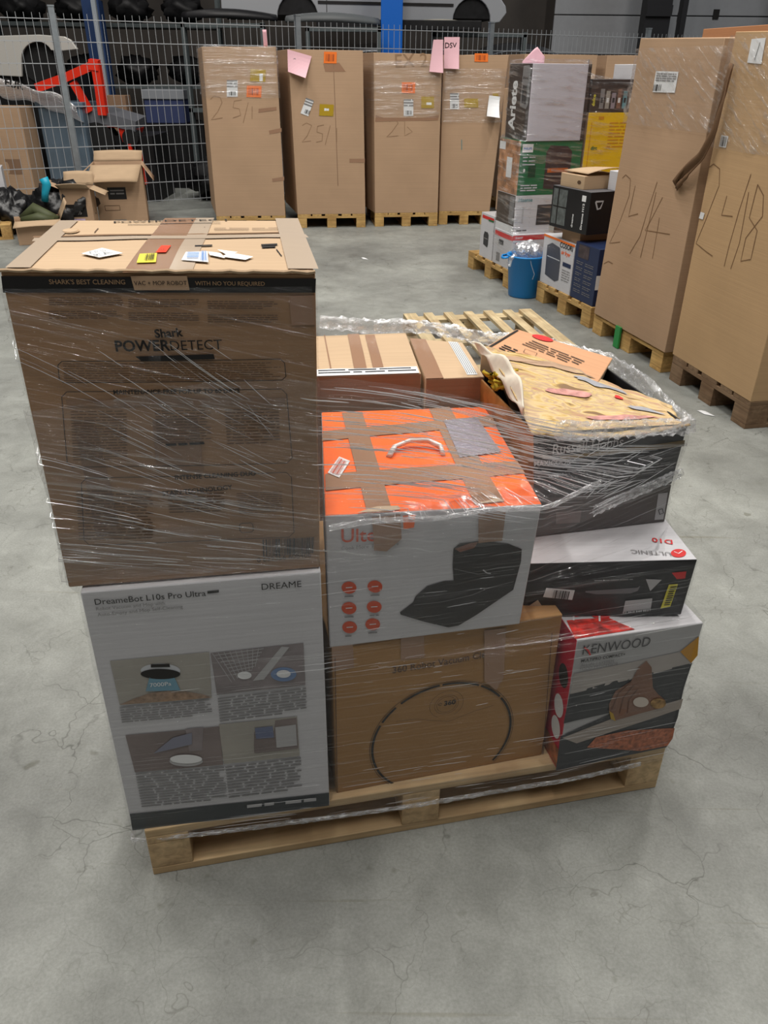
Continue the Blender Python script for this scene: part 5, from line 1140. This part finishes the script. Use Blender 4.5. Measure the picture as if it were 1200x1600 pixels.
# ------------------------------------------------------------------ beyond the fence
SIL = mat('silver_paint', (172, 175, 180), .3, .25, .5); RUB = mat('tyre_rubber', (18, 18, 19), .8); BLU = mat('lift_blue', (14, 96, 190), .4); ENG = mat('dark_engine', (22, 22, 24), .55, .3, noise=.4, nscale=12)
def carbody(name, lbl, org, ang, L, zsill, arches, prof_top, depth=1.65, m=SIL, wheels=True, cut=.33):
    """side profile with wheel arches, extruded; local x along the car"""
    t = thing(name, lbl, 'car', org, None, ang); P = [(0, zsill + .12)]
    P.append((.08, zsill + .02))
    for ax in arches:
        P.append((ax - cut, zsill))
        for i in range(1, 12): a = math.pi * (1 - i / 12); P.append((ax + cut * math.cos(a), zsill + .02 + cut * 1.02 * math.sin(a)))
        P.append((ax + cut, zsill))
    P += [(L - .1, zsill + .02), (L, zsill + .14)] + prof_top
    mb = MB(); n = len(P)
    mb.add([(x, 0, z) for x, z in P] + [(x, .05, z) for x, z in P], [tuple(range(n)), tuple(range(2 * n - 1, n - 1, -1))] + [(i, i + n, (i + 1) % n + n, (i + 1) % n) for i in range(n)])
    mb.build('side_panel', m, t, bevel=.012)
    mb = MB(); Q = [(.1, zsill + .06), (L - .1, zsill + .06)] + [(x, z - .03) for x, z in prof_top]
    mb.prism([V((x, .05, z)) for x, z in Q], (0, depth, 0)); mb.build('shell', ENG, t)
    mb = MB()
    for x in (arches[0] + cut + .12, arches[0] + cut + 1.0): mb.box(x, -.006, zsill + .05, x + .008, .002, zsill + .9)
    mb.box(arches[0] + cut, -.012, zsill + .20, arches[-1] - cut, .0, zsill + .235); mb.build('door_seam', BLACKI, t)
    for ax in arches:
        if wheels:
            mb = MB(); mb.tube([V((ax, .12, zsill - .02)), V((ax, .34, zsill - .02))], .29, 28); mb.build('wheel', RUB, t)
    return t
# silver car on the lift
org = aty(347, 26, 12.9); e_ = math.radians(11); zs = org.z - .02
carbody('lifted_car', 'silver car raised on the blue lift above the fence', (org.x, org.y, 0), e_, 4.15, zs, [1.06, 3.62], [(4.13, zs + .22), (3.95, zs + .42), (3.0, zs + .60), (2.6, zs + 1.1), (1.2, zs + 1.15), (.5, zs + .75), (.02, zs + .7)], cut=.29, wheels=False)
t = thing('vehicle_lift', 'blue steel lift column in front of the raised silver car', 'car lift', (.12, 12.35, 0)); a = aty(595, 40, 12.45); b_ = aty(629, 40, 12.45)
t.location = (a.x, 12.45, 0); MB().box(0, 0, 0, b_.x - a.x, .3, 3.6).build('column', BLU, t, bevel=.01); MB().box(-.9, .35, zs - .12, 1.4, .45, zs).build('lift_arm', ENG, t, bevel=.01); MB().box(-.15, -.1, 0, .5, .5, .03).build('base_plate', BLU, t)
def bumper(lbl, x0, x1, y, Y, m, nm='bumper', h=.07, sag=.0):
    a = aty(x0, y, Y); b = aty(x1, y + (x1 - x0) * .028, Y + .15); mb = MB(); pts = [a.lerp(b, i / 14) + V((0, -.18 * math.sin(math.pi * i / 14), .03 * math.sin(math.pi * i / 14))) for i in range(15)]
    mb.tube(pts, [h * (.45 + .55 * math.sin(math.pi * (.08 + .84 * i / 14)) ** .5) for i in range(15)], 10, flat=.55); o = mb.build(nm, m, None, a, smooth=True); tag(o, lbl, 'car part'); return o
bumper('long black bumper hanging behind the top of the fence, left part', 285, 432, 24, 12.3, BKP); bumper('grey perforated bumper lying along the fence top below the raised car', 447, 592, 30, 12.3, mat('grey_bumper', (92, 96, 98), .5)); bumper('cream coloured bumper right of the blue lift column', 632, 748, 40, 13.1, mat('cream_bumper', (176, 172, 158), .5))
mb = MB(); MBx = mb
o = None
# rack of dark parts behind fence: shelf units with engines
SHF = mat('shelf_steel', (84, 92, 94), .5, .3)
def rack(lbl, x, y, w, d, levels, h, ang=0):
    t = thing('steel_rack', lbl, 'shelf', (x, y, 0), None, ang)
    for z in levels: MB().box(0, 0, z, w, d, z + .05).build('shelf', SHF, t)
    for px in (0, w - .05):
        for py in (0, d - .05): MB().box(px, py, 0, px + .05, py + .05, h).build('upright', SHF, t)
    return t
rack('grey steel rack loaded with dark car parts behind the fence', -5.9, 13.3, 3.4, .8, (.35, 1.25, 2.05), 2.9, math.radians(8))
q = random.Random(21)
def part_blob(lbl, x, y, z, r, m, nm='car_part', sq=.6, n=10): mb = MB(); blob(mb, (0, 0, r * sq), r, q, n, sq); o = mb.build(nm, m, None, smooth=True); o.location = (x, y, z); tag(o, lbl, 'car part', 'dark car parts on the steel rack' if 'rack' in lbl else 'dark car parts on the floor behind the fence'); return o
HEAP = ['nearest the fence, right of the hoist', 'behind the leftmost tall carton', 'deep behind the leftmost tall carton']
for (x, y, r), l in zip(((-2.25, 11.35, .40), (-1.15, 11.45, .38), (-.3, 12.9, .38)), HEAP):
    part_blob('black greasy car part lying on the floor ' + l, x, y, 0, r, ENG)
RKE = V((math.cos(math.radians(8)), math.sin(math.radians(8)), 0))
for zl in (.40, 1.30, 2.10):
    for k in range(4):
        pp = V((-5.9, 13.3, 0)) + RKE * (.5 + .78 * k) + V((-.05, .40, 0)); part_blob('black greasy car part on the steel rack behind the fence', pp.x, pp.y, zl + .02, .29, ENG)
zb_ = aty(690, 42, 13.1).z; rack('slim steel stand under the long black bumper behind the fence', -2.75, 12.13, 1.1, .14, (1.0, aty(360, 26, 12.3).z - .13), aty(360, 26, 12.3).z - .07)
rack('slim steel stand under the grey bumper below the raised car', -1.1, 12.13, 1.0, .14, (1.0, aty(520, 32, 12.3).z - .13), aty(520, 32, 12.3).z - .07)
rack('short steel rack carrying the cream bumper behind the fence', .62, 13.0, 1.35, .3, (.9, zb_ - .12), zb_ - .06)
# dark car behind the fence between the cartons
def bonnet(lbl, x0, x1, y0, Y, m, nm='car_bonnet', wd=1.0, ht=.25):
    a = aty(x0, y0, Y); b = aty(x1, y0, Y); w = b.x - a.x
    o = sheet(nm, lambda u, v: V((a.x + w * u, Y + wd * v, a.z + ht * (.5 * math.sin(math.pi * u) ** .7 + .5 * v))), 14, 8, m, None, .02); tag(o, lbl, 'car part'); return o
t = thing('parked_car', 'dark car with silver bonnet standing behind the row of tall cartons', 'car', (-.95, 13.4, 0))
s_ = sheet('bonnet', lambda u, v: V((-.95 + 1.5 * u, 13.4 + 1.2 * v, 1.62 + .16 * math.sin(math.pi * u) ** .6 + .12 * v)), 14, 8, SIL, t, .02)
MB().box(-.98, 13.42, .0, .58, 16.0, 1.6).build('body', ENG, t, V(t.location), bevel=.08); MB().box(-.8, 13.36, 1.30, .4, 13.43, 1.5).build('grille', BLACKI, t, V(t.location))
t = thing('parked_car', 'dark car with a grey bonnet right of the blue lift column behind the fence', 'car', (1.7, 14.0, 0))
sheet('bonnet', lambda u, v: V((1.45 + 1.3 * u, 13.9 + 1.2 * v, 1.68 + .14 * math.sin(math.pi * u) ** .6 + .12 * v)), 14, 8, mat('dull_grey_paint', (78, 82, 88), .35, .5), t, .02)
MB().box(1.42, 13.92, .0, 2.78, 16.0, 1.66).build('body', ENG, t, V(t.location), bevel=.08); MB().box(1.55, 13.86, 1.36, 2.6, 13.93, 1.56).build('grille', BLACKI, t, V(t.location))
# light fender at far left with wheel arch
WY = 11.4; t = thing('car_front_wing', 'pale silver car wing with a round wheel arch behind the fence at far left', 'car part', (aty(40, 90, WY).x, WY, 0)); org = V(t.location)
arch = [(58 + 25 * math.cos(math.radians(a)), 92 - 27 * math.sin(math.radians(a))) for a in range(180, -1, -15)]
px_ = [(-40, 116), (34, 120)] + arch[:-2] + [(92, 80), (121, 77), (110, 62), (100, 57), (60, 54), (-40, 57)]
MB().prism([aty(x, y, WY) for x, y in px_], (0, .05, 0)).build('wing_panel', mat('pale_silver_paint', (196, 194, 188), .35, .15), t, org, bevel=.008)
p0 = aty(60, 96, WY + .08); MB().tube([p0, p0 + V((0, .25, 0))], .24, 26).build('wheel', RUB, t, org)
MB().box(-.9, .1, 0, .35, 1.2, 1.5).build('engine_bay', ENG, t)
def pbox(nm, lbl, cat, px0, px1, y0, y1, Y, m, d=.4):
    a = aty(px0, y1, Y); b = aty(px1, y0, Y); o = MB().box(0, 0, 0, b.x - a.x, d, b.z - a.z).build(nm, m, None, bevel=.006); o.location = a; tag(o, lbl, cat); return o
# blue upright pillar and hanging parts
bp_ = aty(150, 70, 13.0); tag(MB().box(-.12, 0, 0, .12, .2, 2.35).build('steel_column', mat('navy_paint', (34, 58, 100), .5)), 'dark blue upright column behind the fence at left', 'column'); bpy.data.objects['steel_column'].location = (bp_.x, 13.0, 0)
a = aty(-40, -4, 12.6); b_ = aty(325, 6, 13.4)
tag(MB().box(0, 0, 0, b_.x - a.x - .2, .08, .07).build('steel_beam', mat('pale_beam_paint', (150, 158, 166), .5)), 'pale steel beam across the top left behind the fence', 'beam'); o = bpy.data.objects['steel_beam']; o.location = (a.x, 12.9, 2.38); o.rotation_euler = (0, 0, math.radians(8))
t = thing('steel_post', 'pale steel post standing behind the fence under the beam', 'post', (aty(143, 15, 12.6).x, 12.7, 0)); MB().box(-.03, 0, 0, .03, .06, 2.5).build('post_tube', MC['pale_beam_paint'], t)
# red hoist
RD = mat('hoist_red', (214, 44, 20), .4); HY = 10.9
t = thing('engine_hoist', 'orange-red steel engine hoist arm and body behind the fence', 'hoist', (aty(150, 220, HY).x, HY, 0)); org = V(t.location)
def bar(pxs, r, m=RD, nm='arm', Y=HY, flat=.8): mb = MB(); mb.tube([aty(x, y, Y) for x, y in pxs], r, 4, flat=flat); o = mb.build(nm, m, t, org); return o
bar([(58, 137), (100, 122), (142, 103)], .075, nm='boom'); bar([(140, 100), (155, 102)], .085, nm='boom_head'); bar([(150, 98), (157, 140), (162, 180)], .075, nm='upright'); bar([(114, 128), (128, 152), (141, 175)], .055, nm='brace')
mb = MB(); hood = [aty(108, 165, HY), aty(150, 172, HY), aty(212, 190, HY), aty(211, 206, HY), aty(170, 196, HY), aty(118, 190, HY)]; mb.prism(hood, (0, .5, .04)); mb.build('hood', mat('graphite_cover', (96, 98, 104), .5), t, org)
mb = MB(); mb.prism([aty(x, y, HY + .02) for x, y in ((120, 188), (212, 202), (208, 212), (192, 222), (184, 200), (140, 196))], (0, .4, 0)); mb.build('side_panel', RD, t, org)
for x, y, r in ((152, 220, .21), (203, 216, .10)): p0 = aty(x, y, HY - .02); MB().tube([p0, p0 + V((0, .25, 0))], r, 24).build('wheel', RUB, t, org)
bar([(203, 225), (206, 245), (204, 250)], .035, nm='fork'); bar([(218, 240), (222, 270), (226, 288)], .045, nm='fork'); bar([(155, 236), (160, 228)], .03, nm='pedal'); bar([(166, 236), (171, 228)], .03, nm='pedal')
MB().box(.0, .05, 0, .7, .9, .78).build('chassis', ENG, t)
# tall tan carton and blue-grey crate behind the fence at far left, pale film over them
def blk(nm, lbl, cat, px0, px1, pyt, Y, z0, m, d=.5, b=0):
    a = aty(px0, pyt, Y); b_ = aty(px1, pyt, Y); o = MB().box(0, 0, 0, b_.x - a.x, d, a.z - z0).build(nm, m, None, bevel=.01); o.location = (a.x, Y, z0); tag(o, lbl, cat); return o
b, t_ = H3((-5.05, 10.25), 0, 0, math.radians(4), .72, .5, .0, 1.12); c = carton('tan_carton', 'tall tan carton with pale labels behind the fence at the left edge', 'box', b, t_, {'*': KRAFT}, .01, .006, n=6)
p = Print(); F = c.faces['front']; p.rect(F, .1, .55, .5, .9, mat('faded_label', (206, 196, 184), .6), 1); p.rect(F, .6, .35, .85, .5, KRAFTD, 1); p.build('printed_graphics', c.root)
t = thing('plastic_crate', 'blue-grey plastic crate beside the tall tan carton behind the fence', 'crate', (-4.3, 10.75, 0)); CRM = mat('blue_grey_plastic', (92, 108, 122), .4, noise=.1); MB().box(0, 0, 0, .55, .5, 1.15).build('crate_body', CRM, t, bevel=.02); MB().box(-.02, -.02, 1.1, .57, .52, 1.16).build('rim', CRM, t, bevel=.01)
# long clear sheet draped, with lettering
DR = film_mat('film_drape', .62, .35, 4, 24, .3, .4, .2, .42, .62, .02)
def drape(u, v):
    pa = aty(-20, 108, 10.55).lerp(aty(118, 164, 10.55), u); q_ = pa + V((0, .25 * v, -.02 * math.sin(14 * u))); q_.z -= (.30 * (1 - .4 * u)) * v + .03 * math.sin(3 * v + 6 * u); q_.y -= .06 * math.sin(math.pi * v); return q_
o = sheet('plastic_sheet', drape, 30, 8, DR, None, .002); tag(o, 'long clear plastic sheet with black letters sloping behind the fence at left', 'plastic sheet')
Fd = Face(aty(-8, 134, 10.36), aty(48, 148, 10.36), aty(48, 130, 10.36), aty(-8, 116, 10.36)); pr = Print(); pr.text(Fd, 'EUR', (.28, .25), (.8, .25), BLACKI, 1, .03, px=False)
lt = newobj('lettering', pr.v, pr.f, pr.mats, o, V((0, 0, 0)), pr.m)
# crates of parts in middle of the fence view
t = thing('plastic_crate', 'grey and blue plastic crate on the rack behind the fence', 'crate', (-3.0, 12.2, .95)); t.location = (aty(225, 160, 12.3).x, 12.3, 0.62); MB().box(0, 0, 0, .55, .4, .30).build('crate_body', mat('crate_blue', (52, 62, 98), .5), t, bevel=.01); MB().box(-.02, -.02, .30, .57, .42, .42).build('lid', mat('crate_grey', (130, 134, 140), .5), t, bevel=.01)
t.location.z = aty(225, 155, 12.3).z - .30
b0_ = t.location.z; o = MB().box(-.2, 0, 0, .8, .5, b0_).build('work_bench', ENG); o.location = (t.location.x, 12.28, 0); tag(o, 'dark bench carrying the grey and blue crate behind the fence', 'bench')
b, t_ = H3((aty(166, 170, 12).x, 12.0), 0, 0, 0, .28, .25, .0, 1.2); c = carton('tan_carton', 'narrow tan carton behind the hoist upright', 'box', b, t_, {'*': KRAFTD}, .004, .002, n=4)

# paper bits on the floor
for i, (x, y, l) in enumerate(((567, 405, 'small white paper scrap on the floor left of the empty pallet'), (1100, 648, 'tiny white scrap on the floor beside the weathered pallet'))):
    P_ = atz(x, y, 0); o = sheet('paper_scrap', lambda u, v: P_ + V((.05 * u - .02 * v, -.03 * u + .05 * v, .004 + .006 * math.sin(3 * u) * v)), 3, 3, WHITE, None, .002); tag(o, l, 'paper scrap')

# groups of repeats
for o in bpy.data.objects:
    if o.parent or 'label' not in o or 'group' in o: continue
    n = o.name.split('.')[0]
    if n == 'tall_carton': o['group'] = 'tall brown cartons on pallets'
    elif n == 'wooden_pallet': o['group'] = 'wooden pallets on the floor'
    elif n == 'brown_carton': o['group'] = 'plain brown cartons in the stacks'
    elif n == 'open_carton': o['group'] = 'open cartons by the fence'
    elif n == 'bin_bag': o['group'] = 'black bags on the junk heap'
    elif n == 'pink_paper': o['group'] = 'pink papers on the cartons'
